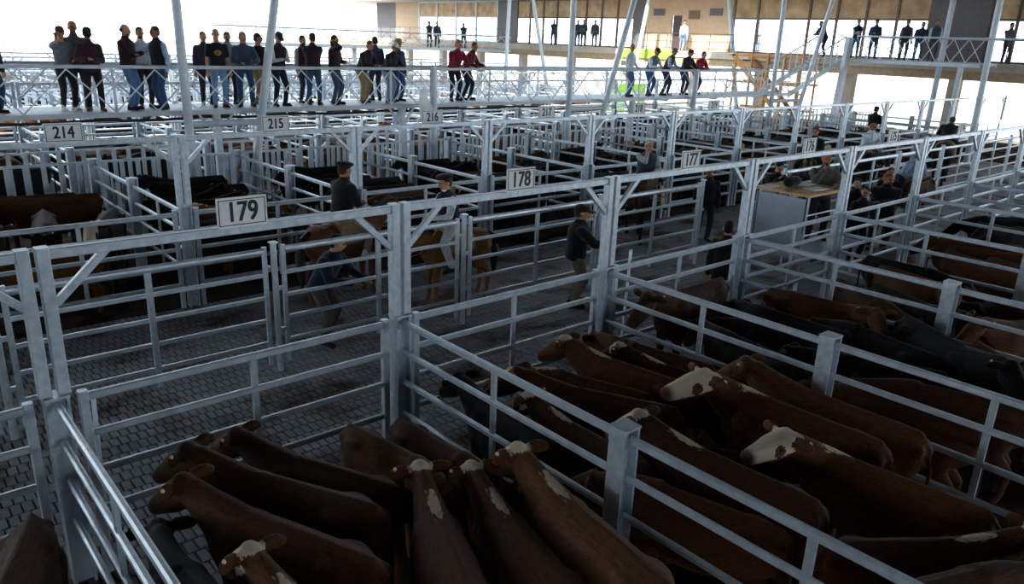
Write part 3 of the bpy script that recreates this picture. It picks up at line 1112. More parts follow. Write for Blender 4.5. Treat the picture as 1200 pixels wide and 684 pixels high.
def cow_px(pen, head, rump, pose=0, coat='red', white=0, tags=1, label=None, mode='poll', zr=1.2):
    """head: pixel of the poll (or of the withers), rump: pixel of the tail head"""
    A = on_z(*head, 1.41 if mode == 'poll' else 1.24)
    Bp = on_z(*rump, zr)
    dx, dy = A[0] - Bp[0], A[1] - Bp[1]
    L = math.hypot(dx, dy)
    hdg = math.degrees(math.atan2(dx, dy))
    ref = (HEADY if mode == 'poll' else 0.45) + 0.80
    s = min(1.06, max(0.90, L / ref))
    f = (Bp[0] + dx / L * 0.80 * s, Bp[1] + dy / L * 0.80 * s)
    lb = label or f'{WORDS[(coat, white)]} animal standing in {pen}'
    HERD.append([f[0], f[1], hdg, pose, coat, white, lb, f'{WORDS[(coat, white)]} cattle in {pen}', s, tags])


HERD = []


# where each animal of the near pens stands once none passes through its neighbours or the fences:
# x, y, heading, size, in the order they are read below
SETTLED = [
    (1.93, 4.48, -23.3, 0.962), (2.19, 4.94, -28.5, 0.952), (2.59, 5.15, -25.2, 0.9), (3.33, 5.27, 171.6, 0.792), (3.72, 5.09, 175.7, 0.792),
    (2.74, 3.62, 21.5, 0.9), (3.25, 3.38, 12.7, 0.9), (3.64, 3.09, 8.9, 1), (1.24, 4.23, -4, 0.9), (1.71, 3.39, -6.7, 0.9),
    (0.33, 5.12, -158.3, 0.904), (4.49, 4.98, 2.7, 0.855), (5.45, 4.64, -27.9, 0.912), (6.24, 4.93, -10.1, 0.9), (5.72, 5.1, -20.3, 0.855),
    (6.96, 5.15, -13.3, 0.855), (4.85, 4.23, -0.4, 0.855), (5.22, 2.98, -4.2, 0.938), (6.53, 3.13, -3.2, 1.007), (7.01, 2.96, -1, 1.002),
    (6.19, 2.09, -6.6, 0.942), (5.64, 3.46, -36.5, 0.752), (5.57, 1.57, 127.1, 0.855), (5.15, 1.25, 112.4, 0.932), (4.72, 2.95, -14.7, 0.855),
    (6.71, 4.53, -11.4, 0.855), (8.86, 6.08, -92.2, 0.999), (8.76, 4.5, -5, 0.9), (10.23, 4.85, 172, 0.9), (9.18, 4.63, -1.8, 0.9),
    (9.52, 3.64, 10.7, 0.9), (9.89, 3.02, -146.9, 0.999), (8.68, 3.33, -27.7, 0.9), (7.82, 2.67, -5.7, 0.9), (8.54, 2.43, -19.6, 0.9),
    (9.89, 2.27, -141.1, 0.9), (7.98, 4.53, 8.2, 0.9), (12.77, 4.51, -162.5, 0.9), (11.34, 4.68, -149.9, 0.9), (11.56, 4.12, -154.6, 0.9),
    (13.33, 4.89, -175.1, 0.9), (12.86, 3.42, -59.4, 0.792), (12.91, 2.68, 144.1, 0.9), (11.82, 2.65, -66.6, 0.9), (15.68, 4.56, 165.8, 0.9),
    (14.9, 4.31, -153.2, 0.9), (15.09, 3.64, -155.1, 0.9), (16.26, 4.74, -42.2, 0.9), (19.38, 5.4, -51.8, 0.9), (18.65, 4.77, -62.8, 0.9),
]

p179, p178, p177, p176, p175, p174 = NEAR_PENS
# pen 179
cow_px(p179, (210, 538), (437, 650), 0)
cow_px(p179, (217, 508), (444, 592), 0)
cow_px(p179, (296, 484), (485, 562), 0)
cow_px(p179, (545, 512), (388, 474), 5, tags=0)
cow_px(p179, (600, 505), (450, 470), 3, tags=0)
cow_px(p179, (504, 522), (560, 700), 0, white=1, label='red-brown animal with white poll and long white neck stripe in pen 179')
cow_px(p179, (563, 526), (692, 690), 0, white=1, label='red-brown animal with white streaked withers between two others in pen 179')
cow_px(p179, (611, 508), (780, 690), 0, white=1, label='red-brown animal with pale poll beside the fence of pen 178')
cow_px(p179, (165, 592), (345, 720), 5, 'blk', 0, label='black animal at the outer fence of pen 179')
cow_px(p179, (300, 668), (400, 830), 0, white=2, label='red-brown white-headed animal behind the others in pen 179')
cow_px('the pen beside pen 179', (-60, 760), (35, 592), 5, tags=0, label='red-brown animal alone in the pen beside pen 179')
# pen 178
cow_px(p178, (561, 402), (700, 486), 0, 'blk', 0, label='black animal facing the front railing of pen 178')
cow_px(p178, (622, 393), (803, 457), 0)
cow_px(p178, (684, 371), (856, 424), 0, white=1)
cow_px(p178, (658, 408), (808, 443), 3, white=1)
cow_px(p178, (700, 352), (800, 396), 5, tags=0)
cow_px(p178, (660, 424), (780, 520), 0, white=2, tags=2)
cow_px(p178, (717, 467), (945, 578), 0, white=2)
cow_px(p178, (905, 445), (1040, 516), 1, white=2, mode='withers', label='red-brown white-faced animal looking back over its shoulder in pen 178')
cow_px(p178, (887, 400), (1082, 505), 0)
cow_px(p178, (960, 500), (1138, 562), 1, white=2, mode='withers', label='red-brown animal with a white muzzle-to-poll face turned aside in pen 178')
cow_px(p178, (760, 455), (855, 498), 5, tags=0)
cow_px(p178, (1185, 580), (968, 612), 0, white=1, tags=2)
cow_px(p178, (1235, 600), (1000, 690), 5, tags=0)
cow_px(p178, (690, 530), (897, 612), 3, tags=0)
cow_px(p178, (830, 392), (960, 440), 0, white=1)
# pen 177
cow_px(p177, (768, 345), (868, 337), 0)
cow_px(p177, (868, 340), (980, 388), 3, 'blk')
cow_px(p177, (1045, 347), (912, 332), 2, tags=2)
cow_px(p177, (925, 346), (1015, 390), 5, 'blk', tags=0)
cow_px(p177, (1000, 362), (1100, 412), 3, 'blk', tags=0)
cow_px(p177, (1172, 405), (1052, 362), 0, 'blk', tags=2)
cow_px(p177, (975, 384), (1105, 426), 5, 'blk', tags=0)
cow_px(p177, (985, 424), (1128, 486), 3, tags=0)
cow_px(p177, (1060, 418), (1210, 470), 3, tags=0)
cow_px(p177, (1215, 418), (1135, 386), 0)
cow_px(p177, (880, 372), (968, 428), 5, 'blk', tags=0)
# pen 176
cow_px(p176, (1112, 313), (1042, 306), 2, tags=2)
cow_px(p176, (1075, 334), (998, 318), 3, tags=0)
cow_px(p176, (1112, 344), (1028, 330), 0, 'blk', tags=2)
cow_px(p176, (1082, 302), (1003, 298), 3, 'blk', tags=0)
cow_px(p176, (1130, 318), (1205, 334), 5, 'blk', tags=0)
cow_px(p176, (1225, 330), (1152, 338), 5, tags=0)
cow_px(p176, (1180, 360), (1235, 372), 0)
# pen 175 and beyond
cow_px(p175, (1165, 276), (1098, 278), 0)
cow_px(p175, (1195, 292), (1120, 286), 3, tags=0)
cow_px(p175, (1225, 300), (1160, 292), 3, tags=0)
cow_px(p175, (1150, 268), (1205, 280), 0)
cow_px(p174, (1160, 240), (1210, 252), 3, 'blk', tags=0)
cow_px(p174, (1172, 252), (1230, 262), 0, 'blk', tags=0)

for c, (c[0], c[1], c[2], c[8]) in zip(HERD, SETTLED):
    cow(*c)

# far pens: rows of animals, mostly standing along the pens
def fill(k, y0, y1, blackness, where, n=7, detail=True, skip=()):
    ys = [y0 + (y1 - y0) * (i + 0.5) / n for i in range(n)]
    for i, y in enumerate(ys):
        if i in skip:
            continue
        hdg = rnd.choice((90, -90)) + rnd.uniform(-5, 5)
        pose = rnd.choice((0, 0, 3, 5, 4))
        fy, by = REACH[pose]                                  # nose and tail reach along the body
        lo = GX(k) + 0.14 + (by if hdg > 0 else fy)
        hi = GX(k + 1) - 0.14 - (fy if hdg > 0 else by)
        xc = rnd.uniform(lo, hi)
        coat = 'blk' if rnd.random() < blackness else 'red'
        wh = rnd.choice((0, 0, 0, 0, 2, 1)) if coat == 'red' else (2 if rnd.random() < 0.1 else 0)
        cow(xc, y + rnd.uniform(-0.04, 0.04), hdg, pose, coat, wh, f'{WORDS[(coat, wh)]} animal standing in {where}', f'{WORDS[(coat, wh)]} cattle in {where}', rnd.uniform(0.93, 1.0), 1, detail)


BL = {-1: 0.8, 0: 0.62, 1: 0.8, 2: 0.75, 3: 0.92, 4: 0.5, 5: 0.45, 6: 0.25, 7: 0.25, 8: 0.3, 9: 0.5, 10: 0.4}
for k in range(-1, 11):
    where = pen_name(k, True) or ('the far pen beside pen 214' if k < 0 else 'the far row past pen 219')
    fill(k, YF + 0.35, YS - 0.3, BL[k], where, 7 if k < 4 else 6, k < 4, {0: (0, 1, 2, 3, 4), 10: (2,)}.get(k, ()))
cow(37.6, 16.2, 90, 5, 'red', 0, 'plain red-brown animal standing in the far row past pen 219', 'plain red-brown cattle in the far row past pen 219', 0.95, 1, False)
cow(3.40, 14.85, 205, 0, 'blk', 2, 'black animal with a white face looking out by the railing of pen 214', 'cattle of pen 214', 0.98)
cow(2.55, 15.35, 190, 5, 'blk', 0, 'black animal beside the white-faced one in pen 214', 'cattle of pen 214', 0.98)
cow(1.75, 15.5, 182, 0, 'red', 0, 'red-brown animal with lifted head in pen 214', 'cattle of pen 214', 0.98)
cow(2.2, 13.35, 268, 5, 'red', 0, 'red-brown animal standing along the railing of pen 214', 'cattle of pen 214', 0.92)
for k in range(0, 10):
    fill(k, YS2 + 0.5, YN2 - 0.4, 0.25 if k > 1 else 0.6, 'the pens beyond the walkway', 5, False)

for k in range(1, 11):
    fill(k, YF2 + 0.5, 38.0, 0.5, 'the pens across the second alley', 4, False)

# ------------------------------------------------------------------ horses
def make_horse(pitch, yaw, hpitch, blaze):
    mb = MB()
    X, Z = (1, 0, 0), (0, 0, 1)
    st = [(-0.82, 1.14, 0.08, 0.13), (-0.76, 1.12, 0.18, 0.24), (-0.62, 1.11, 0.25, 0.32), (-0.40, 1.08, 0.265, 0.345), (-0.05, 1.05, 0.265, 0.33), (0.28, 1.07, 0.25, 0.35), (0.48, 1.11, 0.215, 0.34), (0.62, 1.12, 0.17, 0.27), (0.70, 1.12, 0.11, 0.18)]
    mb.sect([((0, y, z), X, Z, w, h) for y, z, w, h in st], 20, 2.1)
    mb.ball((0, 0.38, 1.40), (0.08, 0.2, 0.085))
    for s in (-1, 1):
        mb.ball((s * 0.12, -0.55, 1.28), (0.13, 0.2, 0.14))
        mb.ball((s * 0.17, 0.45, 1.08), (0.10, 0.18, 0.26))
    B = Vector((0, 0.5, 1.2))
    d = dirv(yaw, pitch)
    s, u = frame(d)
    nl = 0.70
    H0 = B + d * nl
    mb.sect([(B - d * 0.15, s, u, 0.15, 0.30), (B + d * 0.12, s, u, 0.125, 0.24), (B + d * 0.40, s, u, 0.09, 0.165), (H0 - d * 0.06, s, u, 0.075, 0.125), (H0 + d * 0.04, s, u, 0.05, 0.08)], 14, 2.1)
    hd = dirv(yaw * 1.2, -hpitch)
    hs, hu = frame(hd)
    mb.sect([(H0 + hd * t + hu * o, hs, hu, w, h) for t, w, h, o in ((-0.07, 0.05, 0.05, 0), (-0.02, 0.07, 0.085, 0), (0.12, 0.082, 0.125, -0.02), (0.26, 0.072, 0.105, -0.015), (0.40, 0.056, 0.072, 0), (0.50, 0.058, 0.066, 0), (0.555, 0.052, 0.055, 0), (0.58, 0.03, 0.03, 0))], 14, 2.2)
    for sx in (-1, 1):
        mb.capsule(H0 + hs * (sx * 0.055) - hd * 0.02 + hu * 0.05, H0 + hs * (sx * 0.075) - hd * 0.07 + hu * 0.19, 0.035, 0.012)
    legs(mb, [[((0.15, 0.46, 0.98), 0.13), ((0.145, 0.48, 0.72), 0.085), ((0.14, 0.48, 0.46), 0.058), ((0.14, 0.47, 0.16), 0.042), ((0.14, 0.52, 0.05), 0.055)],
              [((0.15, -0.56, 1.06), 0.19), ((0.16, -0.44, 0.80), 0.14), ((0.15, -0.72, 0.55), 0.065), ((0.145, -0.70, 0.17), 0.045), ((0.145, -0.65, 0.05), 0.055)]])
    me = fuse(mb, 0.024, 5, 'horse')
    marks_on(me, B, d, nl, H0, hd, True)
    me.materials.append(COAT)
    return me, B, d, H0, hd


HORSE = {}
MANE = mat('horse_hair_black', (0.02, 0.017, 0.015), 0.6, 0, 0.3, 30, 0.3)
FLEECE = mat('saddle_fleece', hx('a58b68'), 0.95, 0, 0.25, 30, 0.5)
LEATH = mat('saddle_leather', hx('6b4a30'), 0.55, 0, 0.25, 8)
ROPE = mat('rein_leather', hx('b09068'), 0.7, 0, 0.15)


def horse(x, y, hdg, col, label, key=(0.75, 0.0, 0.85), blaze=0, fleece=FLEECE, s=0.9, saddle=True):
    if key not in HORSE:
        HORSE[key] = make_horse(*key, True)
    me, B, d, H0, hd = HORSE[key]
    t = thing('horse', label, 'horse', (x, y, 0), -R_(hdg))
    t.scale = (s,) * 3
    o = place('body', me, t)
    o.color = (*hx(col), 1.0 if blaze else 0.0)
    hs, hu = frame(hd)
    sN, uN = frame(d)
    for sx in (-1, 1):
        place('eye', eye_me, t, H0 + hs * (sx * 0.075) + hd * 0.14 + hu * 0.03)
    mn = MB()
    pts = [B + d * 0.05 + uN * 0.25, B + d * 0.25 + uN * 0.21, B + d * 0.45 + uN * 0.165, H0 + uN * 0.14, H0 + hd * 0.06 + hu * 0.13]
    mn.sect([(p, sN, uN, 0.035, 0.06 + 0.02 * (i % 2)) for i, p in enumerate(pts)], 8)
    mn.build('mane', MANE, t, True)
    MB().path([(0, -0.76, 1.33), (0, -0.90, 1.25), (0, -0.97, 1.0), (0.01, -0.97, 0.68), (0, -0.95, 0.42)], [0.05, 0.06, 0.085, 0.08, 0.03], 10).build('tail', MANE, t, True)
    # bridle
    br = MB()
    for tt, w, h in ((0.36, 0.066, 0.086), (0.08, 0.084, 0.125)):
        c = H0 + hd * tt - hu * 0.012
        rg = [[c + hd * e + hs * (w * r * math.cos(a)) + hu * (h * r * math.sin(a)) for a in [2 * PI * j / 16 for j in range(16)]] for e, r in ((-0.012, 1.0), (-0.012, 1.1), (0.012, 1.1), (0.012, 1.0))]
        br.ring_loft(rg, False)
    brd = br.build('bridle', LEATH, t)
    for sx in (-1, 1):
        m0 = H0 + hd * 0.44 + hs * (sx * 0.06)
        MB().path([m0, (m0 + Vector((sx * 0.1, 0.28, 1.30))) / 2 - Vector((0, 0, 0.06)), (sx * 0.05, 0.30, 1.62)], 0.009, 6).build('rein', ROPE, brd)
    if saddle:
        def arch(y0, y1, w, top, bot, th, name, mt):
            rg = []
            for yy in (y0, y0 + 0.03, (y0 + y1) / 2, y1 - 0.03, y1):
                k = 0.9 if yy in (y0, y1) else 1.0
                out = [(w * k * math.cos(a), yy, bot + (top - bot) * math.sin(a) ** 0.8 * k) for a in [PI * j / 12 for j in range(13)]]
                inn = [((w - th) * math.cos(a), yy, bot + (top - th - bot) * math.sin(a) ** 0.8) for a in [PI * j / 12 for j in reversed(range(13))]]
                rg.append(out + inn)
            return MB().ring_loft(rg).build(name, mt, t, True)
        arch(-0.36, 0.34, 0.32, 1.45, 0.92, 0.05, 'saddle_blanket', LEATH)
        sad = arch(-0.30, 0.30, 0.33, 1.52, 1.10, 0.07, 'saddle_fleece', fleece)
        rg = [[(0.285 * r * math.cos(a), yy, 1.06 + 0.36 * r * math.sin(a)) for a in [2 * PI * j / 20 for j in range(20)]] for yy, r in ((0.08, 1.0), (0.08, 1.06), (0.16, 1.06), (0.16, 1.0))]
        MB().ring_loft(rg, False).build('girth', LEATH, t)
        for sx in (-1, 1):
            q = MB().path([(sx * 0.34, 0.10, 1.25), (sx * 0.36, 0.14, 0.86)], 0.012, 6)
            q.tube((sx * 0.31, 0.14, 0.83), (sx * 0.41, 0.14, 0.83), 0.02)
            q.build('stirrup', LEATH, sad)
    return t

# ------------------------------------------------------------------ people
def ik(a, c, l1, l2, pole):
    a, c = Vector(a), Vector(c)
    v = c - a
    L = min(v.length, (l1 + l2) * 0.995)
    v = v.normalized()
    c = a + v * L
    x = (l1 * l1 - l2 * l2 + L * L) / (2 * L)
    h = math.sqrt(max(0, l1 * l1 - x * x))
    pl = Vector(pole)
    pl = (pl - v * pl.dot(v)).normalized()
    return a + v * x + pl * h, c


POSES = {
    # lean, left hand, right hand, head yaw (left +), head pitch (down +), hip z, left foot, right foot
    'stand': (2, (-0.25, 0.06, 0.80), (0.25, 0.08, 0.80), 0, 6, 0.93, (-0.10, 0.02), (0.11, 0.0)),
    'stand_look_left': (3, (-0.24, 0.10, 0.82), (0.20, 0.22, 1.02), 45, 5, 0.93, (-0.12, 0.05), (0.10, -0.03)),
    'stand_look_right': (3, (-0.20, 0.20, 1.00), (0.25, 0.06, 0.80), -45, 5, 0.93, (-0.12, -0.03), (0.12, 0.05)),
    'folded': (0, (0.10, 0.24, 1.16), (-0.10, 0.27, 1.20), 20, 8, 0.93, (-0.11, 0.0), (0.12, 0.03)),
    'phone': (8, (-0.05, 0.30, 1.12), (0.07, 0.30, 1.15), 0, 30, 0.93, (-0.13, 0.04), (0.12, -0.02)),
    'call': (2, (-0.12, 0.25, 1.10), (0.12, 0.08, 1.60), -15, 5, 0.93, (-0.10, 0.05), (0.12, 0.0)),
    'call_left': (4, (-0.13, 0.10, 1.58), (0.10, 0.28, 1.16), 15, 14, 0.93, (-0.12, 0.0), (0.13, 0.08)),
    'lean': (30, (-0.10, 0.47, 1.04), (0.12, 0.48, 1.04), 0, 12, 0.90, (-0.14, -0.10), (0.13, 0.06)),
    'lean_left': (24, (-0.22, 0.46, 1.02), (0.10, 0.46, 1.04), 30, 14, 0.91, (-0.14, -0.06), (0.13, 0.05)),
    'lean_right': (24, (-0.08, 0.46, 1.04), (0.30, 0.42, 1.02), -30, 14, 0.91, (-0.12, 0.04), (0.15, -0.08)),
    'hand_out': (4, (-0.25, 0.05, 0.85), (0.28, 0.42, 1.25), -10, 3, 0.93, (-0.11, 0.04), (0.12, -0.04)),
    'bend': (48, (-0.12, 0.62, 0.95), (0.18, 0.66, 1.02), -25, -5, 0.88, (-0.14, -0.08), (0.14, 0.10)),
    'mic': (6, (-0.16, 0.42, 1.22), (0.06, 0.22, 1.44), -8, 4, 0.93, (-0.12, 0.0), (0.12, 0.04)),
    'write': (22, (-0.15, 0.44, 1.37), (0.12, 0.46, 1.37), 10, 32, 0.92, (-0.12, -0.04), (0.12, 0.04)),
    'ride': (6, (-0.07, 0.34, 0.14), (0.10, 0.32, 0.14), 0, 10, 0.0, (-0.37, 0.16), (0.37, 0.16)),
    'ride_lean': (38, (-0.12, 0.52, 0.06), (0.14, 0.50, 0.06), 10, 0, 0.0, (-0.37, 0.14), (0.37, 0.14)),
    'ride_chin': (10, (-0.10, 0.34, 0.16), (0.05, 0.22, 0.58), 15, 10, 0.0, (-0.37, 0.18), (0.37, 0.18)),
}
SK = {}


def skeleton(name):
    if name in SK:
        return SK[name]
    lean, lh, rh, hyaw, hp, hz, lf, rf = POSES[name]
    riding = name.startswith('ride')
    l = R_(lean)
    tv = Vector((0, math.sin(l), math.cos(l)))
    pv = Vector((0, -0.16 * math.sin(l) if not riding else 0, hz))
    nb = pv + tv * 0.545
    l2 = R_(min(lean, 60) * 0.55)
    hc = nb + Vector((0, math.sin(l2), math.cos(l2))) * 0.185 + Vector((0, 0.02, 0))
    J = dict(pv=pv, tv=tv, waist=pv + tv * 0.2, chest=pv + tv * 0.40, nb=nb, hc=hc, hr=Euler((-R_(hp), 0, R_(hyaw)), 'XYZ').to_matrix())
    J['hr'] = (Matrix.Rotation(R_(hyaw), 3, 'Z') @ Matrix.Rotation(-R_(hp), 3, 'X'))
    for sd, sx, hand, foot in (('L', -1, lh, lf), ('R', 1, rh, rf)):
        sh = pv + tv * 0.455 + Vector((sx * 0.172, 0, 0))
        el, wr = ik(sh, hand, 0.29, 0.26, (sx * 0.7, -0.5, -0.7) if hand[2] - hz < 0.45 else (sx * 0.45, 0.35, -1.0))
        hip = pv + Vector((sx * 0.09, 0, -0.02))
        ank = Vector((foot[0], foot[1], 0.085 if not riding else -0.66))
        kn, ank = ik(hip, ank, 0.43, 0.43, (sx * 0.15, 1, 0) if not riding else (sx * 0.55, 1, 0.2))
        J[sd] = dict(sh=sh, el=el, wr=wr, hip=hip, kn=kn, an=ank, fd=Vector((sx * 0.25, 1, 0)).normalized())
    SK[name] = J
    return J


def torso(mb, J, g, z0=0.0, wide=1.0):
    tv, pv = J['tv'], J['pv']
    X = Vector((1, 0, 0))
    u = X.cross(tv) * -1
    f = tv.cross(X) * -1
    fw = Vector((0, math.cos(math.asin(max(-1, min(1, tv.y)))), -tv.y))
    st = [(z0, 0.155, 0.108), (0.06, 0.162, 0.112), (0.18, 0.150, 0.108), (0.30, 0.165, 0.118), (0.42, 0.172, 0.118), (0.49, 0.145, 0.095), (0.55, 0.075, 0.07)]
    mb.sect([(pv + tv * z, X, fw, (w + g) * wide, h + g) for z, w, h in st], 18, 2.2)


def arm(mb, S, g, part=2):
    """part 0: short sleeve, 1: elbow, 2: to the wrist"""
    e1 = S['sh'] + (S['el'] - S['sh']) * (0.7 if part == 0 else 1.0)
    mb.capsule(S['sh'], e1, 0.064 + g, 0.047 + g, 10)
    if part == 2:
        mb.capsule(S['el'], S['wr'], 0.046 + g, 0.033 + g * 0.9, 10)


def hand(mb, S):
    d = (S['wr'] - S['el']).normalized()
    _, s, u = orth(d)
    w = S['wr']
    mb.capsule(w, w + d * 0.075, 0.032, 0.038, 8, 0.55)
    for i, L in enumerate((0.062, 0.075, 0.07, 0.055)):
        b = w + d * 0.09 + s * ((i - 1.5) * 0.021)
        k = b + d * (L * 0.55) - u * 0.008
        mb.capsule(b, k, 0.0105, 0.0095, 6)
        mb.capsule(k, k + d * (L * 0.4) - u * 0.022, 0.0095, 0.008, 6)
    tb = w + d * 0.04 - s * 0.034
    mb.capsule(tb, tb + d * 0.035 - s * 0.025, 0.012, 0.0105, 6)
    mb.capsule(tb + d * 0.035 - s * 0.025, tb + d * 0.065 - s * 0.026 - u * 0.01, 0.0105, 0.009, 6)


PM = {}


def body_mesh(pose, kind):
    key = (pose, kind)
    if key in PM:
        return PM[key]
    J = skeleton(pose)
    mb = MB()
    vox, sm = 0.02, 3
    hc, hr = J['hc'], J['hr']
    H = lambda x, y, z: hc + hr @ Vector((x, y, z))
    if kind == 'body':
        vox, sm = 0.0145, 2
        torso(mb, J, -0.01)
        for sd in 'LR':
            S = J[sd]
            arm(mb, S, -0.006); hand(mb, S)
            mb.capsule(S['hip'], S['kn'], 0.085, 0.056); mb.capsule(S['kn'], S['an'], 0.054, 0.036)
            mb.capsule(S['an'] + Vector((0, -0.02, -0.03)), S['an'] + S['fd'] * 0.13 + Vector((0, 0, -0.05)), 0.035, 0.028)
        mb.capsule(J['nb'] - J['tv'] * 0.05, H(0, -0.015, -0.06), 0.062, 0.058)
        mb.ball(H(0, -0.012, 0.025), (0.076, 0.096, 0.098), hr, 14, 10)
        mb.ball(H(0, 0.022, -0.055), (0.060, 0.072, 0.068), hr)
        mb.ball(H(0, 0.052, -0.092), (0.032, 0.032, 0.024), hr)
        mb.capsule(H(0, 0.088, 0.018), H(0, 0.108, -0.030), 0.011, 0.017, 8)
        for sx in (-1, 1):
            mb.ball(H(sx * 0.079, -0.01, -0.012), (0.014, 0.026, 0.034), hr)
            mb.ball(H(sx * 0.034, 0.074, -0.032), (0.024, 0.02, 0.022), hr)
        mb.ball(H(0, 0.076, 0.034), (0.055, 0.018, 0.012), hr)
        mb.ball(H(0, 0.084, -0.062), (0.026, 0.014, 0.010), hr)
    elif kind in ('jacket', 'shirt', 'tee', 'vest'):
        g = {'jacket': 0.030, 'shirt': 0.012, 'tee': 0.016, 'vest': 0.036}[kind]
        torso(mb, J, g, -0.08 if kind in ('jacket',) else -0.02)
        for sd in 'LR':
            if kind in ('jacket', 'shirt'):
                arm(mb, J[sd], g * 0.75, 2)
            elif kind == 'tee':
                arm(mb, J[sd], g, 0)
            else:
                mb.ball(J[sd]['sh'] - Vector((0.02 if sd == 'R' else -0.02, 0, 0)), 0.075)
        if kind in ('jacket', 'shirt', 'vest'):      # collar
            c = J['nb'] + J['tv'] * 0.02
            mb.capsule(c - J['tv'] * 0.05, c + J['tv'] * 0.012, 0.088, 0.078, 14)
    elif kind in ('trousers', 'shorts'):
        mb.sect([(J['pv'] + J['tv'] * z, (1, 0, 0), (0, 1, 0), w, h) for z, w, h in ((-0.10, 0.14, 0.10), (-0.02, 0.172, 0.125), (0.06, 0.170, 0.122), (0.12, 0.160, 0.115))], 16, 2.2)
        for sd in 'LR':
            S = J[sd]
            mb.capsule(S['hip'], S['kn'], 0.102, 0.074)
            if kind == 'trousers':
                mb.capsule(S['kn'], S['kn'] + (S['an'] - S['kn']) * 0.93, 0.072, 0.058)
    elif kind == 'shoes':
        pass
    me = fuse(mb, vox, sm, kind)
    PM[key] = me
    return me


def hair_mesh(pose, kind):
    key = (pose, 'h_' + kind)
    if key in PM:
        return PM[key]
    J = skeleton(pose)
    hc, hr = J['hc'], J['hr']
    H = lambda x, y, z: hc + hr @ Vector((x, y, z))
    mb = MB()
    if kind == 'short':
        mb.ball(H(0, -0.026, 0.040), (0.084, 0.097, 0.098), hr, 16, 10)
        mb.ball(H(0, -0.055, -0.02), (0.078, 0.062, 0.075), hr)
        return PM.setdefault(key, fuse(mb, 0.016, 2, 'hair'))
    if kind == 'long':
        mb.ball(H(0, -0.026, 0.040), (0.088, 0.100, 0.100), hr, 16, 10)
        mb.ball(H(0, -0.06, -0.06), (0.09, 0.065, 0.14), hr)
        return PM.setdefault(key, fuse(mb, 0.016, 2, 'hair'))
    if kind == 'ring':
        mb.ball(H(0, -0.045, -0.005), (0.083, 0.072, 0.055), hr)
        return PM.setdefault(key, fuse(mb, 0.016, 2, 'hair'))
    if kind == 'beard':
        mb.ball(H(0, 0.036, -0.085), (0.056, 0.062, 0.048), hr)
        return PM.setdefault(key, fuse(mb, 0.014, 2, 'beard'))
    if kind == 'cap':
        rg = []
        for r, z in ((1.0, 0.035), (1.02, 0.06), (0.96, 0.095), (0.75, 0.128), (0.4, 0.146), (0.05, 0.15)):
            rg.append([H(0.088 * r * math.cos(a), -0.015 + 0.108 * r * math.sin(a), z) for a in [2 * PI * j / 18 for j in range(18)]])
        mb.ring_loft(rg)
        rg = []
        for z in (0.036, 0.048):
            rg.append([H(0.082 * math.cos(a), 0.06 + 0.115 * max(0, math.sin(a)) - (0.03 if math.sin(a) < 0 else 0), z - 0.02 * max(0, math.sin(a))) for a in [2 * PI * j / 18 for j in range(18)]])
        mb.ring_loft(rg)
    if kind == 'beret':
        rg = []
        for r, z in ((0.80, 0.045), (0.86, 0.06), (1.15, 0.085), (1.22, 0.105), (1.05, 0.130), (0.6, 0.145), (0.08, 0.15)):
            rg.append([H(0.098 * r * math.cos(a) + 0.01, -0.02 + 0.115 * r * math.sin(a), z) for a in [2 * PI * j / 20 for j in range(20)]])
        mb.ring_loft(rg)
    if kind == 'hat':
        rg = []
        for r, z in ((1.75, 0.055), (1.78, 0.066), (1.02, 0.07), (0.98, 0.12), (0.88, 0.155), (0.5, 0.165), (0.05, 0.155)):
            rg.append([H(0.09 * r * math.cos(a), -0.015 + 0.11 * r * math.sin(a), z) for a in [2 * PI * j / 20 for j in range(20)]])
        mb.ring_loft(rg)
    me = mb.mesh(kind, True)
    return PM.setdefault(key, me)


def shoe_mesh():
    mb = MB()
    mb.capsule((0, -0.05, 0.045), (0, 0.14, 0.035), 0.046, 0.040, 12, 0.9)
    mb.capsule((0, -0.035, 0.05), (0, -0.03, 0.11), 0.045, 0.045, 10)
    mb.box((0, 0.045, 0.008), (0.085, 0.27, 0.016))
    return fuse(mb, 0.016, 2, 'shoe')


SHOE = shoe_mesh()


def person(label, loc, hdg, pose, top, legs_, garments=('jacket',), hair='3a2a1e', hat=None, hat_col='20242c', shoes='241c18', skin=None, s=1.0, style='short', beard=None, group=None, bulk=1.03):
    """garments: outermost first; 'vest' and 'jacket' show a collar of the shirt beneath"""
    t = thing('person', label, 'person', loc, -R_(hdg), group)
    t.scale = (s * bulk, s * bulk, s)
    J = skeleton(pose)

    def part(name, me, mt):
        o = place(name, me, t)
        if not me.materials:
            me.materials.append(mt)
        o.material_slots[0].link = 'OBJECT'
        o.material_slots[0].material = mt
        return o
    part('body', body_mesh(pose, 'body'), skin or (SKIN if rnd.random() < 0.6 else SKIN2))
    cols = (top,) if isinstance(top, str) else top
    for g, c in zip(garments, cols):
        part(g, body_mesh(pose, g), fabric(c))
    shorts = legs_.startswith('s:')
    part('shorts' if shorts else 'trousers', body_mesh(pose, 'shorts' if shorts else 'trousers'), fabric(legs_[2:] if shorts else legs_))
    for sd in 'LR':
        S = J[sd]
        o = part('shoe', SHOE, fabric(shoes))
        o.location = S['an'] + Vector((0, 0, -0.085))
        o.rotation_euler = (0, 0, math.atan2(-S['fd'].x, S['fd'].y))
    if style and not (hat == 'beanie'):
        part('hair', hair_mesh(pose, style), fabric(hair))
    if beard:
        part('beard', hair_mesh(pose, 'beard'), fabric(beard))
    if hat:
        part(hat, hair_mesh(pose, hat), fabric(hat_col))
    hc, hr = J['hc'], J['hr']
    for sx in (-1, 1):
        o = place('eye', eye_me, t, hc + hr @ Vector((sx * 0.033, 0.085, 0.006)))
        o.scale = (0.55,) * 3
    return t


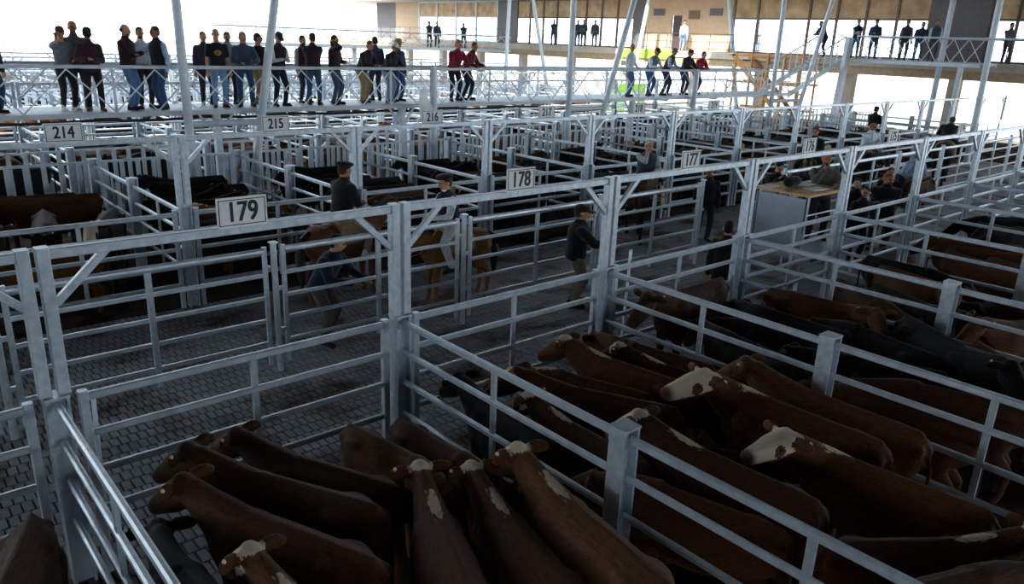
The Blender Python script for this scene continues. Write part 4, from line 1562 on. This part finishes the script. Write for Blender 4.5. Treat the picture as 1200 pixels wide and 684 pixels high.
def walk(px, yoff=0.42):
    """spot on the walkway deck seen at image column px"""
    y = WY0 + yoff
    lo, hi = -10.0, 60.0
    for _ in range(50):
        md = (lo + hi) / 2
        if to_px((md, y, DECK + 1.0))[0] < px: lo = md
        else: hi = md
    return (lo, y, DECK)


JT = ('jacket',)
VS = ('vest', 'shirt')
TE = ('tee',)
SH = ('shirt',)
# crowd on the walkway
person('person in dark blue jeans at the very end of the walkway railing', walk(-15), 150, 'stand', '2f3440', '2c3c58', JT)
person('person in grey T-shirt and brown cap raising a hand to the face', walk(74, 0.66), 165, 'call', '70727a', '23252c', TE, hat='cap', hat_col='5a4038', shoes='d8dade', s=0.97)
person('fair-haired person in grey-blue sweater behind the grey T-shirt', walk(90, 0.95), 190, 'stand', '4a505c', '2a2a32', JT, hair='a88a60', s=1.04)
person('person in dark maroon jacket and cap looking down at a phone', walk(106, 0.38), 190, 'phone', '3a2430', '28242c', JT, hat='cap', hat_col='282630', shoes='6a3a28', s=0.97)
person('bald bearded person in dark maroon hoodie and blue jeans', walk(150), 135, 'folded', '2e1c24', '5a7ba4', JT, style='ring', beard='6a4a38', s=1.03)
person('bearded person in white shirt between two darker ones', walk(167, 0.85), 185, 'stand', 'd4dce8', '3a3230', SH, beard='3a2a22', s=1.0)
person('person in dark quilted vest over pale blue checked shirt', walk(187), 245, 'hand_out', ('252432', 'a8c0dc'), '3a5478', VS, hair='4a3a30', s=1.02)
person('person mostly hidden behind the black T-shirt', walk(240, 1.2), 190, 'stand', '3c3e48', '30323c', JT, s=0.97)
bt = person('bald person in black T-shirt with a round gold emblem and light jeans', walk(255), 190, 'stand', '1d1a22', '7a98bc', TE, style=None, s=1.02)
person('person hidden beside the grey-blue sweater', walk(268, 1.2), 190, 'stand', '8a8e98', '30323c', JT, s=0.98)
person('grey-haired person in grey-blue sweater bending towards the railing', walk(286, 0.46), 200, 'lean_left', '3e4c60', '344c6c', JT, hair='8a8078', s=1.03)
person('person in dark T-shirt and khaki shorts beside the raking white tube', walk(303, 0.98), 165, 'stand_look_left', '2c2028', 's:a88a60', TE, s=0.98)
person('person in dark vest with white sleeves and cap holding a phone', walk(326), 170, 'phone', ('241c26', 'c8ccd4'), '222630', VS, hat='cap', hat_col='34303a', s=1.0)
person('bearded person in pale grey sleeves behind the dark jacket', walk(355, 1.12), 170, 'stand', ('5a3038', 'a8aeb8'), '34404e', VS, beard='3a2c26', s=0.97)
person('person in dark maroon jacket seen from behind with white collar', walk(367), 30, 'folded', '31202c', '3c5274', JT, hair='3a342e', s=1.01)
person('long-haired person in dark jacket phoning with one hand at the ear', walk(392), 145, 'call', '302030', '46586e', JT, style='long', hair='3a2a20', s=0.99)
person('person in dark jacket and khaki trousers leaning on the handrail', walk(426, 0.56), 165, 'lean', '2c222a', '9a8262', JT, hair='7a5a42', s=0.99)
person('person in blue jacket with back turned at the far handrail', walk(440, 1.25), 10, 'stand', '32445e', '3a3e48', JT, s=0.99)
fl_man = person('person in dark jacket and cap leaning over the handrail with a white flag', walk(456, 0.56), 170, 'lean', '2a2530', '8c99a8', JT, hat='cap', hat_col='d0d4da', s=0.97)
person('person in navy coat and jeans behind the flag holder', walk(466, 0.9), 170, 'stand', '2c3a52', '38527a', JT, hat='hat', hat_col='a88868', s=0.96)
person('person in burgundy sweater over white shirt with both hands on the handrail', walk(533, 0.5), 190, 'lean_left', '7c1f34', '1e2a3e', JT, hair='8a6a52', s=1.03)
person('second person in burgundy behind, one arm along the handrail', walk(548, 0.74), 150, 'lean_right', '6a1c30', '1e2634', JT, hair='5a4034', s=1.0)
person('person in pale checked shirt and light jeans by the raking tube', walk(738), 170, 'stand_look_right', 'c4ccd6', '4c6c94', SH, hair='4a342a', s=1.03)
person('person in grey vest with white sleeves and dark cap', walk(763, 0.5), 190, 'lean', ('6a707c', 'd0d6de'), '3f618e', VS, hat='cap', hat_col='3a3034', s=1.03)
person('person in brown vest with pale blue sleeves and grey cap', walk(782, 0.5), 160, 'lean_right', ('4a3c3c', 'a8c4e0'), '2c3a54', VS, hat='cap', hat_col='5a5a60', s=1.02)
person('person in black jacket and cap leaning beside the burgundy one', walk(803, 0.5), 190, 'lean_left', '20242e', '2c4060', JT, hat='cap', hat_col='2c2a30', s=1.0)
person('person in burgundy top at the end of the leaning row', walk(818, 0.7), 190, 'lean', '8c1c3c', '3a4050', JT, hair='4a3026', s=0.99)
# emblem on the black T-shirt
em = MB()
rg = []
for r, yy in ((0.075, 0.0), (0.075, 0.006), (0.060, 0.006), (0.060, 0.0)):
    rg.append([(r * math.cos(a), yy, r * 0.8 * math.sin(a)) for a in [2 * PI * j / 24 for j in range(24)]])
em.ring_loft(rg, False)
em.box((0, 0.003, 0.0), (0.10, 0.006, 0.016)); em.box((0, 0.003, 0.028), (0.07, 0.006, 0.012)); em.box((0, 0.003, -0.026), (0.06, 0.006, 0.01))
e = em.build('emblem', fabric('c8963c'), bt, False, (0, 0.138, 1.25))
# white flag
fp = walk(468, 0.0)
fg = thing('signal_flag', 'white cloth flag on a pale stick held out over the handrail', 'flag', (0, 0, 0))
hnd = Vector(on_y(463, 79, WY0 + 0.02)); tip = Vector(on_y(493, 106, WY0 - 0.55))
add(MB().path([hnd, (hnd + tip) / 2, tip], 0.013, 8), 'stick', fg, mat('pale_stick', (0.7, 0.7, 0.68), 0.6))
q = [on_y(491, 104, WY0 - 0.55), on_y(498, 106, WY0 - 0.50), on_y(508, 128, WY0 - 0.52), on_y(493, 138, WY0 - 0.58)]
V, Fc = [], []
n = 10
for i in range(n + 1):
    for j in range(n + 1):
        u, v = i / n, j / n
        p = (Vector(q[0]) * (1 - u) + Vector(q[1]) * u) * (1 - v) + (Vector(q[3]) * (1 - u) + Vector(q[2]) * u) * v
        p.y += 0.06 * math.sin(u * 7 + v * 3) * v
        V.append(tuple(p))
for i in range(n):
    for j in range(n):
        a = i * (n + 1) + j
        Fc.append((a, a + 1, a + n + 2, a + n + 1))
CLOTH, cnt, cb = nodes_of('thin_white_cloth')
c_tl = cnt.nodes.new('ShaderNodeBsdfTranslucent'); c_tl.inputs[0].default_value = (0.9, 0.9, 0.92, 1)
c_mx = cnt.nodes.new('ShaderNodeMixShader'); c_mx.inputs[0].default_value = 0.55
cb.inputs['Base Color'].default_value = (0.88, 0.88, 0.9, 1); cb.inputs['Roughness'].default_value = 0.9
cnt.links.new(cb.outputs[0], c_mx.inputs[1]); cnt.links.new(c_tl.outputs[0], c_mx.inputs[2])
cnt.links.new(c_mx.outputs[0], cnt.nodes['Material Output'].inputs['Surface'])
fm = bpy.data.meshes.new('cloth'); fm.from_pydata(V, [], Fc); fm.materials.append(CLOTH)
for pl_ in fm.polygons:
    pl_.use_smooth = True
place('cloth', fm, fg)

# riders and stockmen in the alley
def rider(label, hx_, hy_, hdg, pose, top, legs_, garments=JT, s=1.0, hs=0.95, **kw):
    return person(label, (hx_, hy_, 1.52 * hs + 0.06), hdg, pose, top, legs_, garments, s=s, **kw)


horse(6.45, 11.65, 80, '6a452c', 'brown horse standing behind the alley gate with sheepskin saddle', (0.62, 0.0, 0.95), s=1.0)
rider('rider in black jacket and black cap on the brown horse behind the gate', 6.38, 11.64, 80, 'ride', '14171c', '9a948c', hs=1.0, hat='beret', hat_col='14161a', shoes='c8ccd0', bulk=1.15)
horse(7.95, 10.5, -84, '8a5e38', 'light bay horse with black tail stepping towards the gate', (0.28, 0.15, 0.95), s=0.9)
rider('rider in dark vest with white sleeves and black beret on the bay horse', 7.85, 10.51, -84, 'ride', ('1c2230', 'd4dee8'), 'c8ccd2', VS, hs=0.9, hat='beret', hat_col='121418', shoes='2a2420', bulk=1.15)
horse(14.35, 11.5, 214, '2a2320', 'dark horse with white blaze facing the gate', (0.62, 0.05, 1.05), 1, mat('dark_fleece', hx('4a3e34'), 0.9, 0, 0.25, 30, 0.4), s=1.0)
rider('grey-haired rider in navy and pale grey pullover on the blazed horse', 14.37, 11.53, 214, 'ride_chin', ('38404e', 'a8a8a8'), '5a5850', ('vest', 'shirt'), hs=1.0, hair='c8c4bc', bulk=1.15)
g1 = on_z(675, 349)
person('person in black jacket, dark cap and khaki trousers at the alley gate', (g1[0] - 0.30, g1[1] - 0.22, 0), 125, 'hand_out', '15171c', '75695c', JT, hat='cap', hat_col='181a20', s=1.02, bulk=1.3)
person('person in navy jacket leaning on the gate rails before the brown horse', (5.18, YG + 0.60, 0), 150, 'lean_left', '1a2534', '55504a', JT, hair='15120f', s=1.0, bulk=1.15)
person('balding person in navy jacket and jeans inside the alley gate', (15.7, 10.65, 0), 225, 'stand', '1c2634', '34465c', JT, style='ring', hair='6a625a', s=1.02, bulk=1.12)
person('person in black standing at the corner of the sale party and pen 177', (10.98, 6.95, 0), 60, 'stand', '0f1013', '121316', JT, hair='120f0d')
# sale party round the raised desk
PLAT = 0.70
person('auctioneer in grey jacket speaking into a microphone at the desk', (15.52, 7.72, PLAT), 232, 'mic', ('55524f', 'a8b4c4'), '2a2c32', ('jacket', 'shirt'), hair='6e5a48', s=1.03, bulk=1.15)
person('young dark-haired person in black behind the desk', (15.0, 8.55, PLAT), 215, 'write', '14161b', '1c1e24', JT, hair='120e0c', s=0.92)
person('fair-haired person in black stooping under the desk edge', (16.5, 8.45, 0.0), 225, 'lean', '121419', '15171c', JT, hair='b08a60', s=0.92)
person('dark-haired person in black coat listening beside the auctioneer', (18.0, 8.1, 0.0), 250, 'stand', '121317', '17181c', JT, hair='15110f', s=0.97)
person('person in black suit with head turned towards the desk', (16.96, 7.45, 0.0), 215, 'stand_look_right', '15161a', '17181c', JT, hair='2a1e18', s=0.97)
person('broad person in dark navy coat with reddish hair in the sale party', (18.72, 7.71, 0.0), 235, 'folded', '12141a', '15161b', JT, hair='7a5038', s=1.03, bulk=1.4)
person('brown-haired person half hidden behind the navy coat', (20.2, 8.3, 0.0), 235, 'stand', '191a1f', '15161b', JT, hair='5a3c28', s=1.0)
horse(21.1, 8.3, -155, '7a6450', 'grey-brown horse with patterned saddle behind the sale party', (0.55, -0.2, 0.95), 0, mat('tan_fleece', hx('8a6a50'), 0.9, 0, 0.3, 20, 0.4), s=0.95)
rider('rider in pale blue shirt bending forward over the grey-brown horse', 21.12, 8.34, -155, 'ride_lean', '8ea4c0', '20242c', SH, hat='beret', hat_col='14161a', bulk=1.2)
horse(22.4, 11.6, -110, '3a2a20', 'dark brown horse beside the far railing behind sign 176', (0.5, 0.1, 1.0), s=0.95)
rider('rider in black pullover on the dark brown horse behind sign 176', 22.4, 11.6, -110, 'ride', '12141a', '2c2e34', hair='4a3c34', bulk=1.15)
horse(26.2, 11.7, 215, '241c18', 'black-brown horse carrying the rider in white', (0.3, 0.1, 1.0), s=0.95)
rider('rider in white shirt with a hand at the chin', 26.2, 11.7, 215, 'ride_chin', 'd0dae6', '1c1e24', SH, style='ring', hair='6a5c50', bulk=1.3)
horse(34.35, 15.25, 97, '1d1a1a', 'black horse with grey head far along the second row', (0.6, 0.1, 0.9), s=0.95)
rider('rider in black on the black horse far along the second row', 34.33, 15.25, 97, 'ride', '101216', '1a1c20', hat='cap', hat_col='14161a', bulk=1.15)
horse(30.9, 10.9, 75, '1c1614', 'black horse seen from behind at the end of the alley', (0.6, 0.1, 0.9), s=1.08)
rider('rider in black coat bending forward at the end of the alley', 30.8, 10.88, 75, 'ride_lean', '15141a', '18181c', hs=1.08, hair='5a4636', bulk=1.3)
# gallery and bridge onlookers
def gal(px, label, pose, top, legs_, g, hdg, x=38.3, **kw):
    p = on_x(px, 62, x)
    return person(label, (x, p[1], GAL), hdg, pose, top, legs_, g, **kw)


gal(799, 'person in white shirt and jeans by the gallery door', 'stand', 'd8dce0', '5078a8', SH, 215, 41.0, hair='5a4434')
gal(962, 'person in dark jacket bent over the bridge end rail', 'lean', '2c2e38', '2a2c34', JT, 290, 38.0, hair='3a342e')
gal(1001, 'person in black vest with grey sleeves on the gallery bridge', 'folded', ('1e2026', 'b0b6c0'), '4a6488', VS, 250)
gal(1022, 'person in dark blue jacket on the gallery bridge', 'phone', '24364c', '3c5474', JT, 250)
gal(1058, 'person in charcoal jacket with grey shoulders on the gallery bridge', 'stand', ('3a3c44', '8a8e98'), '384454', VS, 240)
gal(1075, 'person in navy top leaning on the gallery bridge rail', 'lean', '2c3c54', '4a6488', JT, 240)
gal(1092, 'person in navy vest with white sleeves on the gallery bridge', 'stand', ('34465e', 'd4d8de'), '4c4a4c', VS, 235)
gal(1179, 'dark figure on the gallery before the last windows', 'folded', '5a5456', '4c484a', JT, 235, 40.9)
for i, (px, pose) in enumerate(((648, 'folded'), (676, 'stand'), (683, 'phone'), (696, 'stand'), (543, 'folded'), (512, 'stand'), (503, 'folded'))):
    p = on_y(px, 50, Y2 + 0.7)
    if 18 < p[0] < 39.5:
        person('dark-clad figure on the distant footbridge', (p[0], Y2 + 0.7, 3.81), 200, pose, '3c4048', '3a4048', JT, group='figures on the distant footbridge')
    else:
        p = on_x(px, 55, 41.2)
        person('dark-clad figure on the gallery before the glazed front', (41.2, p[1], GAL - 0.01), 230, pose, '3c4048', '3a4048', JT, group='figures on the far gallery')

# ------------------------------------------------------------------ auctioneer's raised desk
tb = thing('sale_desk', 'tall metal sale desk on a low platform with a plywood top', 'desk', (0, 0, 0))
tz = 1.90
TX0, TX1, TY0, TY1 = 13.72, 15.15, 7.02, 8.22
ttop = add(MB().box(((TX0 + TX1) / 2, (TY0 + TY1) / 2, tz), (TX1 - TX0, TY1 - TY0, 0.045)), 'tabletop', tb, WOOD)
PANEL = mat('grey_blue_panel', hx('9aa6b4'), 0.5, 0.2, 0.08)
for x in (TX0 + 0.08, TX1 - 0.08):
    for y in (TY0 + 0.08, TY1 - 0.08):
        add(MB().tube((x, y, 0), (x + (0.05 if x < 14.4 else -0.05), y, tz - 0.02), 0.024), 'leg', tb, GALV2)
for z in (1.1, 1.5):
    for y in (TY0 + 0.08, TY1 - 0.08):
        add(MB().tube((TX0 + 0.1, y, z), (TX1 - 0.1, y, z), 0.015), 'stretcher', tb, GALV2)
add(MB().box((TX0 + 0.06, (TY0 + TY1) / 2, 1.35), (0.02, TY1 - TY0 - 0.2, 0.95)), 'side_panel', tb, PANEL)
add(MB().box((TX0 + 0.42, TY1 - 0.04, 1.35), (0.7, 0.02, 0.95)), 'back_panel', tb, PANEL)
plt_ = add(MB().box((15.0, 7.95, PLAT - 0.03), (2.5, 1.85, 0.06)), 'platform', tb, PANEL)
add(MB().box((14.6, 7.015, PLAT - 0.1), (1.6, 0.02, 0.2)), 'platform_skirt', plt_, PANEL)
add(MB().box((14.3, 7.0, PLAT - 0.1), (0.4, 0.02, 0.09)), 'platform_slot', plt_, BLACK)
for x in (13.85, 16.15):
    for y in (7.1, 8.8):
        add(MB().bar((x, y, 0), (x, y, PLAT - 0.06), 0.06, 0.06), 'platform_leg', plt_, GALV2)
add(MB().box((TX1 - 0.2, TY0 + 0.12, tz + 0.024), (0.22, 0.07, 0.003)), 'handle_slot', ttop, BLACK)
bgm = thing('black_bag', 'soft black bag lying on the sale desk', 'bag', (14.35, 7.75, tz + 0.0225))
b_ = MB(); b_.capsule((-0.16, 0, 0.10), (0.16, 0.02, 0.10), 0.115, 0.11, 14, 0.9); b_.ball((0, 0, 0.115), (0.24, 0.14, 0.105))
bm_ = fuse(b_, 0.02, 4, 'bag'); bm_.materials.append(fabric('0f1114')); place('pouch', bm_, bgm)
add(MB().path([(-0.15, 0, 0.18), (-0.08, 0.0, 0.25), (0.08, 0.0, 0.25), (0.15, 0, 0.18)], 0.012, 8), 'strap', bgm, fabric('15171a'))
for i, (x, y, rz) in enumerate(((13.97, 8.03, 0.05), (14.55, 7.35, -0.15), (14.85, 7.75, 0.1))):
    t = tag(MB().box((0, 0, 0.006), (0.42, 0.30, 0.012), 0).build('paper_sheet', PAPER, None, False, (x, y, tz + 0.0225)), ['stack of white paper behind the black bag on the desk', 'stack of white paper at the open edge of the desk', 'white paper sheet before the auctioneer'][i], 'paper')
    t.rotation_euler[2] = rz
mic = thing('microphone', 'black hand microphone held by the auctioneer', 'microphone', (0, 0, 0))
Jm = skeleton('mic')
mp = Matrix.Translation((15.52, 7.72, PLAT)) @ Matrix.Rotation(-R_(232), 4, 'Z') @ Matrix.Diagonal((1.03 * 1.15, 1.03 * 1.15, 1.03, 1))
w_ = Jm['R']['wr'] + (Jm['R']['wr'] - Jm['R']['el']).normalized() * 0.09
h_ = Jm['hc'] + Jm['hr'] @ Vector((0, 0.14, -0.07))
add(MB().tube(mp @ w_, mp @ h_, 0.014, 0.017), 'handle', mic, BLACK)
add(MB().ball(mp @ h_, 0.03), 'head', mic, RUBBER)
# cattle prods and latch sticks left leaning on the fences
for i, (p0, p1, lb) in enumerate((((735, 318), (738, 293), 'short pale stick standing by the column between pens 178 and 177'), ((987, 258), (989, 236), 'short pale stick by the column between pens 176 and 175'), ((106, 498), (108, 462), 'short pale stick behind the front railing of pen 179'))):
    b0 = on_y(*p0, YN + 0.12)
    t0 = on_y(*p1, YN + 0.12)
    sx = thing('stick', lb, 'stick', (0, 0, 0))
    add(MB().bar((b0[0], YN + 0.12, 0), (t0[0], YN + 0.10, t0[2]), 0.035, 0.035), 'shaft', sx, PAINT)
    add(MB().bar((t0[0], YN + 0.10, t0[2] - 0.01), (t0[0], YN + 0.10, t0[2] + 0.01), 0.04, 0.04), 'end_cap', sx, GALV)
